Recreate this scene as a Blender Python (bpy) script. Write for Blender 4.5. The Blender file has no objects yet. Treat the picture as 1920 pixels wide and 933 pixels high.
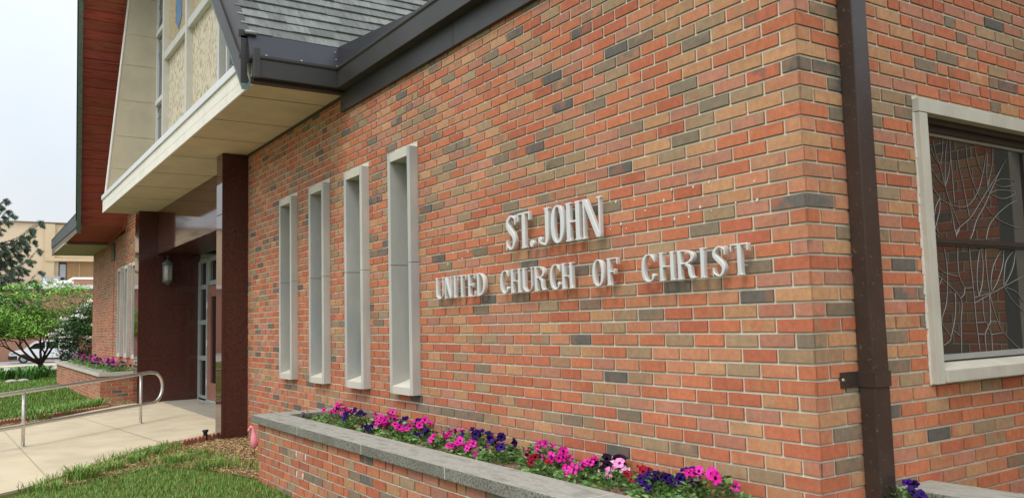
import bpy, bmesh, math, random
import numpy as np
from mathutils import Vector, Matrix, noise
R = math.radians
rnd = random.Random(7)
scene = bpy.context.scene
col = scene.collection

# ------------------------------------------------------------------ camera
CAM = Vector((2.2962, -3.0446, -1.3404))
cd = bpy.data.cameras.new('camera'); cam = bpy.data.objects.new('camera', cd); col.objects.link(cam)
r_ = Vector((0.54835801, 0.83586908, -0.0250272)); u_ = Vector((0.08593098, -0.02655341, 0.99594718)); f_ = Vector((-0.8318169, 0.54828623, 0.08638783))
m = Matrix((r_, u_, -f_)).transposed().to_4x4(); m.translation = CAM
cam.matrix_world = m
cd.sensor_width = 36; cd.lens = 29.42; cd.clip_end = 2000; cd.clip_start = 0.02
scene.camera = cam
# ------------------------------------------------------------------ world + sun
W = bpy.data.worlds.new("World"); scene.world = W; W.use_nodes = True
nt = W.node_tree; N = nt.nodes; L = nt.links
for n in list(N): N.remove(n)
out = N.new('ShaderNodeOutputWorld'); bg = N.new('ShaderNodeBackground')
sky = N.new('ShaderNodeTexSky'); sky.sky_type = 'NISHITA'; sky.sun_disc = False
SUN_EL, SUN_AZ = 56, 150       # azimuth measured clockwise from +Y
sky.sun_elevation = R(SUN_EL); sky.sun_rotation = R(SUN_AZ); sky.dust_density = 4; sky.air_density = 1.5
tc = N.new('ShaderNodeTexCoord'); mp = N.new('ShaderNodeMapping'); mp.inputs['Scale'].default_value = (1, 1, 2.2)
nz = N.new('ShaderNodeTexNoise'); nz.inputs['Scale'].default_value = 2.2; nz.inputs['Detail'].default_value = 4; nz.inputs['Roughness'].default_value = .5
cr = N.new('ShaderNodeValToRGB'); cr.color_ramp.elements[0].position = .3; cr.color_ramp.elements[0].color = (4.9, 5.4, 6.0, 1)
cr.color_ramp.elements[1].position = .72; cr.color_ramp.elements[1].color = (6.0, 6.15, 6.3, 1)
mx = N.new('ShaderNodeMix'); mx.data_type = 'RGBA'; mx.inputs[0].default_value = .85
L.new(tc.outputs['Generated'], mp.inputs['Vector']); L.new(mp.outputs[0], nz.inputs['Vector']); L.new(nz.outputs['Fac'], cr.inputs[0])
sx = N.new('ShaderNodeSeparateXYZ'); zr = N.new('ShaderNodeMapRange'); zr.inputs[1].default_value = 0.0; zr.inputs[2].default_value = 1.0; zr.inputs[3].default_value = .95; zr.inputs[4].default_value = 2.4   # overcast sky: brighter towards the zenith
L.new(tc.outputs['Generated'], sx.inputs[0]); L.new(sx.outputs[2], zr.inputs[0]); ms = N.new('ShaderNodeVectorMath'); ms.operation = 'SCALE'; L.new(cr.outputs[0], ms.inputs[0]); L.new(zr.outputs[0], ms.inputs['Scale'])
L.new(sky.outputs[0], mx.inputs[6]); L.new(ms.outputs[0], mx.inputs[7]); L.new(mx.outputs[2], bg.inputs[0])
bg.inputs[1].default_value = 0.125; L.new(bg.outputs[0], out.inputs[0])
sd = bpy.data.lights.new('sun', 'SUN'); sun = bpy.data.objects.new('sun', sd); col.objects.link(sun)
sd.energy = 1.4; sd.angle = R(22); sd.color = (1, .95, .88)
sv = Vector((math.sin(R(SUN_AZ)) * math.cos(R(SUN_EL)), math.cos(R(SUN_AZ)) * math.cos(R(SUN_EL)), math.sin(R(SUN_EL))))
sun.rotation_euler = sv.to_track_quat('Z', 'Y').to_euler()
vs = scene.view_settings; vs.view_transform = 'Standard'; vs.look = 'None'; vs.gamma = 1; vs.use_curve_mapping = False; vs.exposure = 0.17

# ------------------------------------------------------------------ materials
def s2l(c):
    return tuple(((x / 255) / 12.92 if x / 255 <= .04045 else ((x / 255 + .055) / 1.055) ** 2.4) for x in c)
MATS = {}
def mat(name, color=(.5, .5, .5), rough=.7, metal=0, nscale=0, namp=.25, bump=0, bscale=None, attr=None, spec=.5, coat=0, col2=None, stretch=None, detail=6, speck=None, subs=0, bdist=.02, trans=0):
    """principled with two-scale object-space colour variation and bump"""
    M = bpy.data.materials.new(name); M.use_nodes = True; MATS[name] = M
    t = M.node_tree; n = t.nodes; l = t.links; b = n['Principled BSDF']
    b.inputs['Roughness'].default_value = rough; b.inputs['Metallic'].default_value = metal
    b.inputs['Specular IOR Level'].default_value = spec; b.inputs['Coat Weight'].default_value = coat; b.inputs['Coat Roughness'].default_value = .05
    if trans:
        b.inputs['Subsurface Weight'].default_value = 0
    co = n.new('ShaderNodeTexCoord'); mpn = n.new('ShaderNodeMapping'); l.new(co.outputs['Object'], mpn.inputs[0])
    if stretch: mpn.inputs['Scale'].default_value = stretch
    if attr:
        a = n.new('ShaderNodeAttribute'); a.attribute_name = attr; src = a.outputs['Color']
    else:
        a = n.new('ShaderNodeRGB'); a.outputs[0].default_value = (*color, 1); src = a.outputs[0]
    if nscale:
        nn = n.new('ShaderNodeTexNoise'); nn.inputs['Scale'].default_value = nscale; nn.inputs['Detail'].default_value = detail; nn.inputs['Roughness'].default_value = .62
        l.new(mpn.outputs[0], nn.inputs['Vector'])
        if col2:
            rp = n.new('ShaderNodeMapRange'); rp.inputs[1].default_value = .42; rp.inputs[2].default_value = .62; l.new(nn.outputs['Fac'], rp.inputs[0])
            q = n.new('ShaderNodeMix'); q.data_type = 'RGBA'; q.inputs[7].default_value = (*col2, 1); l.new(rp.outputs[0], q.inputs[0]); l.new(src, q.inputs[6]); src = q.outputs[2]
        else:
            rp = n.new('ShaderNodeMapRange'); rp.inputs[1].default_value = .25; rp.inputs[2].default_value = .75
            rp.inputs[3].default_value = 1 - namp; rp.inputs[4].default_value = 1 + namp; l.new(nn.outputs['Fac'], rp.inputs[0])
            q = n.new('ShaderNodeVectorMath'); q.operation = 'SCALE'; l.new(src, q.inputs[0]); l.new(rp.outputs[0], q.inputs['Scale']); src = q.outputs[0]
    if speck:   # (scale, lo, hi, colour, amount)
        v = n.new('ShaderNodeTexNoise'); v.inputs['Scale'].default_value = speck[0]; v.inputs['Detail'].default_value = 2; l.new(mpn.outputs[0], v.inputs['Vector'])
        r2 = n.new('ShaderNodeMapRange'); r2.inputs[1].default_value = speck[1]; r2.inputs[2].default_value = speck[2]; r2.inputs[4].default_value = speck[4]; l.new(v.outputs['Fac'], r2.inputs[0])
        q = n.new('ShaderNodeMix'); q.data_type = 'RGBA'; q.inputs[7].default_value = (*speck[3], 1); l.new(r2.outputs[0], q.inputs[0]); l.new(src, q.inputs[6]); src = q.outputs[2]
    l.new(src, b.inputs['Base Color'])
    if bump:
        bn = n.new('ShaderNodeTexNoise'); bn.inputs['Scale'].default_value = bscale or 60; bn.inputs['Detail'].default_value = 5; l.new(mpn.outputs[0], bn.inputs['Vector'])
        bp = n.new('ShaderNodeBump'); bp.inputs['Strength'].default_value = bump; bp.inputs['Distance'].default_value = bdist; l.new(bn.outputs['Fac'], bp.inputs['Height']); l.new(bp.outputs[0], b.inputs['Normal'])
    return M

def brick_material():
    M = mat('brick', attr='tint', rough=.87, nscale=30, namp=.20, bump=.4, bscale=220, bdist=.004, spec=.22, speck=(300, .60, .70, (.06, .045, .04), .5))
    t = M.node_tree; n = t.nodes; l = t.links
    at = [q for q in n if q.type == 'ATTRIBUTE'][0]; tgt = [k for k in at.outputs['Color'].links][0].to_socket
    a2 = n.new('ShaderNodeAttribute'); a2.attribute_name = 'tint2'; co = [q for q in n if q.type == 'TEX_COORD'][0]
    nn = n.new('ShaderNodeTexNoise'); nn.inputs['Scale'].default_value = 8.5; nn.inputs['Detail'].default_value = 3; l.new(co.outputs['Object'], nn.inputs['Vector'])
    rp = n.new('ShaderNodeMapRange'); rp.inputs[1].default_value = .44; rp.inputs[2].default_value = .60; l.new(nn.outputs['Fac'], rp.inputs[0])
    q = n.new('ShaderNodeMix'); q.data_type = 'RGBA'; l.new(rp.outputs[0], q.inputs[0]); l.new(at.outputs['Color'], q.inputs[6]); l.new(a2.outputs['Color'], q.inputs[7])
    big = n.new('ShaderNodeTexNoise'); big.inputs['Scale'].default_value = .9; big.inputs['Detail'].default_value = 5; l.new(co.outputs['Object'], big.inputs['Vector'])
    r3 = n.new('ShaderNodeMapRange'); r3.inputs[1].default_value = .3; r3.inputs[2].default_value = .7; r3.inputs[3].default_value = .90; r3.inputs[4].default_value = 1.08; l.new(big.outputs['Fac'], r3.inputs[0])
    sc = n.new('ShaderNodeVectorMath'); sc.operation = 'SCALE'; l.new(q.outputs[2], sc.inputs[0]); l.new(r3.outputs[0], sc.inputs['Scale']); l.new(sc.outputs[0], tgt)
brick_material()
mat('mortar', s2l((226, 219, 198)), rough=.95, nscale=5, namp=.14, bump=.6, bscale=300, bdist=.004, spec=.1, speck=(110, .58, .75, s2l((168, 158, 134)), .5))
mat('limestone', s2l((196, 192, 178)), rough=.85, nscale=7, namp=.14, bump=.25, bscale=120, bdist=.004, spec=.2, stretch=(1, 1, .45), speck=(3.1, .52, .75, s2l((176, 172, 158)), .6))
mat('limestone_warm', s2l((206, 201, 186)), rough=.88, nscale=3, namp=.10, bump=.15, bscale=120, bdist=.004, spec=.2)
mat('cap_stone', s2l((160, 158, 148)), rough=.9, nscale=70, namp=.22, bump=.5, bscale=120, bdist=.004, spec=.2, stretch=(.35, 1, 1), speck=(16, .48, .8, s2l((112, 110, 102)), .75))
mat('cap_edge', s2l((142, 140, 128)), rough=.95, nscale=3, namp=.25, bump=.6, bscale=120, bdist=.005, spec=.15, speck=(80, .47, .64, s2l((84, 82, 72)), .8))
mat('cap_joint', s2l((216, 212, 200)), rough=.95)
mat('slab_front', s2l((242, 237, 224)), rough=.8, nscale=4, namp=.07, bump=.1, bscale=90, spec=.2)
mat('slab_soffit', s2l((216, 200, 172)), rough=.85, nscale=2.2, namp=.13, bump=.1, bscale=60, spec=.2)
mat('fin_stone', s2l((200, 190, 166)), rough=.88, nscale=3, namp=.09, bump=.15, bscale=100, bdist=.004, spec=.2)
mat('white_metal', s2l((226, 228, 226)), rough=.4, nscale=6, namp=.05)
mat('mullion_metal', s2l((206, 206, 198)), rough=.45, nscale=5, namp=.06)
mat('bronze_metal', s2l((56, 54, 51)), rough=.42, nscale=2.5, namp=.25, spec=.5, bump=.08, bscale=3, bdist=.02)
mat('brown_metal', s2l((64, 52, 46)), rough=.4, nscale=8, namp=.22, spec=.5, speck=(60, .66, .74, s2l((130, 122, 112)), .5))
mat('navy_metal', s2l((52, 52, 60)), rough=.38, nscale=3, namp=.15, spec=.5)
mat('green_metal', s2l((62, 76, 78)), rough=.5, nscale=5, namp=.2)
mat('patina', s2l((110, 130, 122)), rough=.6, nscale=18, namp=.35)
mat('shingle', attr='tint', rough=.95, nscale=5, namp=.28, bump=.5, bscale=200, bdist=.004, spec=.1, stretch=(1.2, 5, 1.2))
mat('red_board', attr='tint', rough=.7, nscale=6, namp=.22, stretch=(3, .35, 3), bump=.25, bscale=24, speck=(9, .6, .68, s2l((92, 40, 34)), .5))
mat('beige_soffit', s2l((188, 184, 160)), rough=.8, nscale=3, namp=.06)
mat('granite', s2l((76, 46, 40)), rough=.13, nscale=22, namp=.3, spec=.4, speck=(75, .56, .66, s2l((112, 74, 64)), .35))
mat('granite_gloss', s2l((78, 42, 36)), rough=.04, nscale=20, namp=.25, spec=.8, coat=.2, speck=(75, .56, .66, s2l((110, 72, 62)), .5))
mat('granite_lintel', s2l((92, 56, 46)), rough=.07, nscale=14, namp=.2, spec=.32, speck=(75, .56, .66, s2l((112, 76, 64)), .3))
mat('granite_satin', s2l((70, 38, 34)), rough=.32, nscale=30, namp=.2, spec=.35)
mat('joint', s2l((104, 80, 72)), rough=.9)
mat('aluminium', s2l((176, 184, 182)), rough=.35, metal=.3, nscale=6, namp=.06)
mat('door_brown', s2l((148, 102, 90)), rough=.4, nscale=8, namp=.06)
mat('dark_glass', (.012, .012, .013), rough=.03, spec=.6)
mat('window_glass', (.034, .029, .026), rough=.015, spec=1.0, coat=.35)
mat('frame_dark', s2l((56, 50, 46)), rough=.5, nscale=5, namp=.2)
mat('lead', s2l((152, 152, 148)), rough=.5, metal=.2)
mat('lead_dark', s2l((96, 100, 104)), rough=.5)
mat('facade_panel', s2l((212, 200, 170)), rough=.7, nscale=28, col2=s2l((224, 214, 190)), stretch=(1, 1, .4), bump=.8, bscale=30, speck=(24, .53, .60, s2l((156, 142, 112)), .8))
mat('facade_mosaic', s2l((196, 170, 128)), rough=.35, nscale=9, col2=s2l((190, 190, 140)), bump=.6, bscale=40, speck=(30, .52, .6, s2l((150, 108, 90)), .9))
mat('blue_glass', s2l((120, 168, 196)), rough=.2, nscale=12, col2=s2l((66, 96, 168)), stretch=(6, 1, .7))
mat('stained_dark', s2l((84, 90, 96)), rough=.15, nscale=5, col2=s2l((44, 46, 50)), spec=.8)
mat('limestone_grey', s2l((194, 192, 183)), rough=.85, nscale=7, namp=.12, bump=.25, bscale=120, bdist=.004, spec=.2, stretch=(1, 1, .35), speck=(2.6, .5, .72, s2l((160, 166, 168)), .7))
mat('letter_metal', s2l((222, 222, 219)), rough=.4, metal=.2, nscale=12, namp=.06)
mat('concrete', s2l((206, 192, 164)), rough=.92, nscale=1.6, namp=.10, bump=.3, bscale=160, bdist=.004, spec=.15, speck=(2.4, .50, .75, s2l((178, 166, 144)), .55))
mat('path_groove', s2l((172, 160, 136)), rough=.95)
mat('threshold_concrete', s2l((150, 146, 132)), rough=.92, nscale=3, namp=.15, bump=.3, bscale=160, bdist=.004)
mat('road', s2l((176, 174, 172)), rough=.95, nscale=.4, namp=.08, bump=.1, bscale=30)
mat('parking', s2l((150, 148, 146)), rough=.95, nscale=.3, namp=.08)
mat('terrain', s2l((74, 84, 40)), rough=1, nscale=5, namp=.35, spec=.05, speck=(1.5, .55, .7, s2l((112, 96, 64)), .5))
mat('mulch_base', s2l((136, 112, 78)), rough=1, nscale=20, namp=.4, spec=.05, bump=.6, bscale=60)
mat('soil', s2l((134, 114, 92)), rough=1, nscale=40, namp=.5, spec=.05, bump=1, bscale=90, bdist=.02)
mat('chips', attr='tint', rough=.95, spec=.1)
mat('grass', attr='tint', rough=.6, spec=.25)
mat('leaf', attr='tint', rough=.5, spec=.3)
mat('petal', attr='tint', rough=.6, spec=.15)
mat('bark', s2l((74, 60, 48)), rough=.95, nscale=18, namp=.35, bump=.8, bscale=30, stretch=(1, 1, .3))
mat('bark_grey', s2l((92, 78, 66)), rough=.95, nscale=10, namp=.3)
mat('steel', s2l((214, 210, 202)), rough=.32, metal=.7, nscale=14, namp=.08, bump=.05, bscale=40)
mat('pink_plastic', s2l((244, 150, 164)), rough=.35, nscale=9, namp=.06)
mat('black_plastic', s2l((22, 22, 22)), rough=.4)
mat('edging', s2l((168, 120, 100)), rough=.95, nscale=14, namp=.2, bump=.4, bscale=60)
mat('lantern_metal', s2l((84, 96, 88)), rough=.6, nscale=20, namp=.25)
mat('lantern_glass', s2l((176, 178, 166)), rough=.3, nscale=14, namp=.15, stretch=(1, 1, .5))
mat('sage', s2l((92, 102, 96)), rough=.6)
mat('caulk', s2l((222, 220, 214)), rough=.8)
mat('beige_wall', s2l((212, 192, 162)), rough=.9, nscale=.3, namp=.04)
mat('beige_pier', s2l((206, 184, 150)), rough=.9, nscale=.8, namp=.08)
mat('tan_panel', s2l((172, 138, 96)), rough=.9, nscale=2, namp=.08)
mat('grey_trim', s2l((128, 112, 100)), rough=.8)
mat('far_brick', s2l((166, 122, 102)), rough=.9, nscale=9, namp=.35, stretch=(1, 1, 4))
mat('white_paint', s2l((232, 230, 224)), rough=.6, nscale=1, namp=.04)
mat('grey_paint', s2l((168, 172, 176)), rough=.45, metal=.3)
mat('car_paint', s2l((232, 234, 238)), rough=.2, coat=.6)
mat('tyre', (.02, .02, .02), rough=.85)
mat('rock', s2l((178, 170, 160)), rough=.95, nscale=8, namp=.25, bump=.6, bscale=14)
mat('white_trim', s2l((236, 232, 226)), rough=.6)

# ------------------------------------------------------------------ builders
def tag(o, label=None, cat=None, group=None, kind=None):
    if label: o['label'] = label
    if cat: o['category'] = cat
    if group: o['group'] = group
    if kind: o['kind'] = kind
    return o
def empty(name, loc, label, cat, group=None):
    o = bpy.data.objects.new(name, None); col.objects.link(o); o.location = loc; o.empty_display_size = .1
    o.matrix_basis = Matrix.Translation(Vector(loc))
    return tag(o, label, cat, group)
def link(name, me, parent=None):
    o = bpy.data.objects.new(name, me); col.objects.link(o)
    if parent:
        o.parent = parent
        if parent.type == 'EMPTY': o.matrix_parent_inverse = Matrix.Translation(-parent.location)   # parts of parts already sit at the origin
    return o
class MB:
    def __init__(s): s.v = []; s.f = []; s.m = []; s.c = []
    def add(s, vs, fs, mi=0, c=(1, 1, 1)):
        k = len(s.v); s.v += [tuple(v) for v in vs]; s.f += [tuple(i + k for i in f) for f in fs]; s.m += [mi] * len(fs); s.c += [c] * len(fs)
    def box(s, x0, x1, y0, y1, z0, z1, mi=0, c=(1, 1, 1)):
        s.add([(x, y, z) for z in (z0, z1) for y in (y0, y1) for x in (x0, x1)],
              [(0, 2, 3, 1), (4, 5, 7, 6), (0, 1, 5, 4), (2, 6, 7, 3), (0, 4, 6, 2), (1, 3, 7, 5)], mi, c)
    def prism(s, pts, axis, a, b, mi=0, c=(1, 1, 1)):
        """pts 2D polygon in the two other axes (in xyz order), extruded from a to b along axis"""
        def P(p, t):
            q = list(p); q.insert('xyz'.index(axis), t); return tuple(q)
        n = len(pts); vs = [P(p, a) for p in pts] + [P(p, b) for p in pts]
        s.add(vs, [tuple(range(n)), tuple(range(2 * n - 1, n - 1, -1))] + [(i, n + i, n + (i + 1) % n, (i + 1) % n) for i in range(n)], mi, c)
    def tube(s, pts, rad, seg=8, mi=0, c=(1, 1, 1), cap=True):
        pts = [Vector(p) for p in pts]; n = len(pts); k = len(s.v); rr = rad if isinstance(rad, (list, tuple)) else [rad] * n
        ref = None; vs = []
        for i, p in enumerate(pts):
            t = (pts[min(i + 1, n - 1)] - pts[max(i - 1, 0)]).normalized()
            if ref is None: ref = t.orthogonal().normalized()
            ref = (ref - t * ref.dot(t))
            ref = ref.normalized() if ref.length > 1e-6 else t.orthogonal().normalized()
            b = t.cross(ref)
            for j in range(seg):
                a = 2 * math.pi * j / seg; vs.append(tuple(p + (ref * math.cos(a) + b * math.sin(a)) * rr[i]))
        fs = [(i * seg + j, i * seg + (j + 1) % seg, (i + 1) * seg + (j + 1) % seg, (i + 1) * seg + j) for i in range(n - 1) for j in range(seg)]
        if cap: fs += [tuple(range(seg - 1, -1, -1)), tuple((n - 1) * seg + j for j in range(seg))]
        s.add(vs, fs, mi, c)
    def lathe(s, prof, cx, cy, seg=16, mi=0, c=(1, 1, 1)):
        vs = [(cx + r * math.cos(2 * math.pi * j / seg), cy + r * math.sin(2 * math.pi * j / seg), z) for r, z in prof for j in range(seg)]
        n = len(prof); fs = [(i * seg + j, i * seg + (j + 1) % seg, (i + 1) * seg + (j + 1) % seg, (i + 1) * seg + j) for i in range(n - 1) for j in range(seg)]
        fs += [tuple(range(seg - 1, -1, -1)), tuple((n - 1) * seg + j for j in range(seg))]
        s.add(vs, fs, mi, c)
    def mesh(s, name, mats, smooth=False, bevel=0, tint=False, fix=False):
        me = bpy.data.meshes.new(name); me.from_pydata(s.v, [], s.f)
        for mm in (mats if isinstance(mats, (list, tuple)) else [mats]): me.materials.append(MATS[mm])
        me.polygons.foreach_set('material_index', s.m)
        if tint:
            a = me.attributes.new('tint', 'FLOAT_COLOR', 'FACE'); a.data.foreach_set('color', np.array([(*c[:3], 1) for c in s.c], dtype=np.float32).ravel())
            if any(len(c) == 6 for c in s.c[:50]):
                a = me.attributes.new('tint2', 'FLOAT_COLOR', 'FACE'); a.data.foreach_set('color', np.array([(*c[-3:], 1) for c in s.c], dtype=np.float32).ravel())
        if bevel or fix:
            bm = bmesh.new(); bm.from_mesh(me)
            bmesh.ops.recalc_face_normals(bm, faces=bm.faces)
            if bevel: bmesh.ops.bevel(bm, geom=[e for e in bm.edges if e.calc_face_angle(0) > .5], offset=bevel, segments=2, affect='EDGES', profile=.7)
            bm.to_mesh(me); bm.free()
        if smooth: me.polygons.foreach_set('use_smooth', [True] * len(me.polygons))
        me.update(); return me
    def build(s, name, mats, parent=None, **k): return link(name, s.mesh(name, mats, **k), parent)
def boxobj(name, m, parent, x0, x1, y0, y1, z0, z1, bevel=0):
    b = MB(); b.box(x0, x1, y0, y1, z0, z1); return b.build(name, m, parent, bevel=bevel)

C = 0.0677; UNIT = 0.2032; J = 0.0114
BR = [(s2l((206, 122, 83)), .28), (s2l((198, 111, 78)), .14), (s2l((204, 136, 99)), .17), (s2l((194, 132, 106)), .12), (s2l((202, 150, 106)), .11), (s2l((172, 144, 110)), .09), (s2l((142, 125, 103)), .055), (s2l((114, 108, 100)), .03)]
BR_TOP = [(c, w * q) for (c, w), q in zip(BR, (.75, .9, 1, 1.4, 1.15, 1.5, 1.5, 1.5))]
def brick_colour(g, top=False):
    P_ = BR_TOP if top else BR
    t = g.random() * sum(w for _, w in P_)
    for c, w in P_:
        t -= w
        if t <= 0: break
    k = g.uniform(.84, 1.05); lum = sum(c) / 3; return tuple(min(1, (x * .93 + lum * .07) * k) for x in c)
def brick_wall(name, parent, frame, length, k0, k1, holes=(), seed=1, corner=None, clip=None, thick=.2, start_on=True, end_flat=False, zoff=0.0, topz=None, dark=1.0):
    """frame(u, d, z) -> xyz ; u along the wall from its start corner, d outward from the face. courses k0..k1 (k down from z=0)."""
    g = random.Random(seed); mb = MB()
    prev = []
    for k in range(k0, k1):
        zt = -k * C - J / 2 + zoff; zb = -(k + 1) * C + J / 2 + zoff
        u = 0; first = True; joints = []; hp = .40 if k % 7 == 3 else .10
        while u < length - .01:
            if first:
                w = (.1016 if (k % 2) else .2032) if start_on else g.choice([.1016, .2032, .15, .06])
                w -= J / 2 if start_on else 0
            else:
                w = UNIT if g.random() > hp else .1016
                for _ in range(2):
                    if any(abs(u + w - q) < .035 for q in prev): w = .1016 if w > .15 else UNIT
            e = min(u + w, length)
            a = u + (0 if (first and start_on) else J / 2); b = e - (0 if (end_flat and e >= length - .001) else J / 2)
            if length - e < .03: e = length; b = length - (0 if end_flat else J / 2)
            c = corner[k] if (corner and first and k in corner) else brick_colour(g, zt > -.45)
            if first and corner is not None and k not in corner: corner[k] = c
            c = tuple(x * dark for x in c)
            o2 = brick_colour(g); m2 = g.choice([.1, .2, .35, .6]); c = c + tuple(p_ * (1 - m2) + q_ * m2 for p_, q_ in zip(c, o2))
            segs = [(a, b)]
            for (h0, h1, hz0, hz1) in holes:
                if zb < hz1 - .012 and zt > hz0 + .012:
                    ns = []
                    for (p, q) in segs:
                        if q <= h0 or p >= h1: ns.append((p, q)); continue
                        if p < h0 - .012: ns.append((p, h0 - .002))
                        if q > h1 + .012: ns.append((h1 + .002, q))
                    segs = ns
            for (p, q) in segs:
                if q - p < .012: continue
                if clip and not clip((p + q) / 2, (zt + zb) / 2): continue
                jz = g.uniform(-.0012, .0012); jw = g.uniform(-.001, .001); d = g.uniform(-.0012, .0012); ch = .0022
                fl = .0 if (first and start_on and p == a) else ch; fr = 0 if (end_flat and q >= length - .001) else ch
                z0, z1 = zb + jz, zt + jz; p2 = p if fl == 0 else p + jw; 
                vs = [frame(p2, -.009, z0), frame(q, -.009, z0), frame(q, -.009, z1), frame(p2, -.009, z1),
                      frame(p2, d * (fl > 0) - ch * (fl > 0), z0), frame(q, -ch * (fr > 0), z0), frame(q, -ch * (fr > 0), z1), frame(p2, -ch * (fl > 0), z1),
                      frame(p2 + fl, d * (fl > 0), z0 + ch), frame(q - fr, d * (fr > 0), z0 + ch), frame(q - fr, d * (fr > 0), z1 - ch), frame(p2 + fl, d * (fl > 0), z1 - ch)]
                mb.add(vs, [(0, 1, 5, 4), (1, 2, 6, 5), (2, 3, 7, 6), (3, 0, 4, 7), (4, 5, 9, 8), (5, 6, 10, 9), (6, 7, 11, 10), (7, 4, 8, 11)], 0, tuple(q_ * .68 for q_ in c)); mb.f.append(tuple(len(mb.v) - 12 + i_ for i_ in (8, 9, 10, 11))); mb.m.append(0); mb.c.append(c)  # chamfers tinted darker: burnt edges plus painted-in shade lines around each brick
            joints.append(e); u = e; first = False
        prev = joints
    # mortar body as rectangles around the holes
    zlo = -k1 * C + zoff; zhi = topz if topz is not None else -k0 * C + zoff
    us = sorted({0, length} | {h for hh in holes for h in hh[:2]}); zs = sorted({zlo, zhi} | {h for hh in holes for h in hh[2:]})
    us = [x for x in us if 0 <= x <= length]; zs = [z for z in zs if zlo <= z <= zhi]
    DM = -.0072
    for i in range(len(us) - 1):
        for j in range(len(zs) - 1):
            um = (us[i] + us[i + 1]) / 2; zm = (zs[j] + zs[j + 1]) / 2
            if any(h[0] < um < h[1] and h[2] < zm < h[3] for h in holes): continue
            a, b, z0, z1 = us[i], us[i + 1], zs[j], zs[j + 1]
            if clip and not clip(um, z0 + .03): continue
            a2 = a + (.0072 if a == 0 else 0)
            P = [frame(a2, DM, z0), frame(b, DM, z0), frame(b, DM, z1), frame(a2, DM, z1), frame(a2, -thick, z0), frame(b, -thick, z0), frame(b, -thick, z1), frame(a2, -thick, z1)]
            mb.add(P, [(0, 1, 2, 3), (7, 6, 5, 4), (0, 4, 5, 1), (2, 6, 7, 3)] + ([(1, 5, 6, 2)] if b < length else []) + ([(3, 7, 4, 0)] if a > 0 else []), 1)
    return mb.build(name, ['brick', 'mortar'], parent, tint=True, fix=False)

# ------------------------------------------------------------------ ground
def ground_z(x, y):
    d = -x
    if d < 30: return -2.70
    if d > 50: return -3.6
    t = (d - 30) / 20; t = t * t * (3 - 2 * t); return -2.70 - .9 * t
mb = MB(); xs = [600, 200, 60, 20, 8, 0, -6, -12, -18, -24, -30, -32, -34, -36, -38, -40, -42, -44, -46, -48, -50, -52, -80, -130, -300, -900]; ys = [-600, -200, -60, -20, -8, -4, 0, 4, 8, 20, 60, 200, 600]
vs = [(x, y, ground_z(x, y) - .012) for x in xs for y in ys]; n = len(ys)
mb.add(vs, [(i * n + j, i * n + j + 1, (i + 1) * n + j + 1, (i + 1) * n + j) for i in range(len(xs) - 1) for j in range(n - 1)])
tag(mb.build('ground', 'terrain', smooth=True, fix=True), kind='structure')
mb = MB(); mb.box(-63, -52.8, -200, 200, -3.7, -3.585); tag(mb.build('road', 'road'), kind='structure')
mb = MB(); mb.box(-64.6, -63, -200, 200, -3.7, -3.47); mb.box(-52.8, -52.5, -200, 200, -3.8, -3.47); tag(mb.build('kerb', 'concrete', bevel=.02), kind='structure')
mb = MB(); mb.box(-79, -64.6, -200, 200, -3.72, -3.585); tag(mb.build('parking_lot', 'parking'), kind='structure')
# walk sheet
WN = [(-5.0, -4.2), (-6.0, -3.0), (-6.36, -2.55), (-6.9, -2.15), (-7.6, -1.72), (-8.3, -1.15), (-8.55, -.75), (-8.72, -.33)]
WF = [(-10.6, -4.2), (-12.0, -2.72), (-12.4, -2.35), (-12.9, -1.87), (-13.5, -1.42), (-14.0, -1.0), (-14.35, -.6), (-14.5, -.33)]
mb = MB()
def wz(y): return -2.655 if y > -.4 else (-2.69 if y < -1.6 else -2.655 - .035 * (-.4 - y) / 1.2)
vs = [(x, y, wz(y)) for x, y in WN] + [(x, y, wz(y)) for x, y in WF]; n = len(WN)
vs += [(x, y, -2.9) for x, y in WN] + [(x, y, -2.9) for x, y in WF]
mb.add(vs, [(i, i + 1, n + i + 1, n + i) for i in range(n - 1)] + [(2 * n + i, 2 * n + i + 1, i + 1, i) for i in range(n - 1)] + [(n + i, n + i + 1, 3 * n + i + 1, 3 * n + i) for i in range(n - 1)])
mb.add([(-8.72, -.33, -2.655), (-8.72, .1, -2.655), (-14.5, .1, -2.655), (-14.5, -.33, -2.655)], [(0, 1, 2, 3)])
tag(mb.build('path', 'concrete', fix=True), kind='structure')
mb = MB(); mb.box(-14.42, -8.72, .1, .75, -2.8, -2.645); tag(mb.build('entrance_floor', 'threshold_concrete', bevel=.004), kind='structure')
mb = MB()   # expansion joints in the walk
for (a, b) in (((-6.7, -2.32), (-12.2, -2.52)), ((-8.45, -1.0), (-13.4, -1.48))):
    dx, dy = b[0] - a[0], b[1] - a[1]; l_ = math.hypot(dx, dy); nx, ny = -dy / l_ * .006, dx / l_ * .006
    mb.add([(a[0] + nx, a[1] + ny, wz(a[1]) + .004), (a[0] - nx, a[1] - ny, wz(a[1]) + .004), (b[0] - nx, b[1] - ny, wz(b[1]) + .004), (b[0] + nx, b[1] + ny, wz(b[1]) + .004)], [(0, 1, 2, 3)])
tag(mb.build('path_joint', 'path_groove'), kind='structure')

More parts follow.
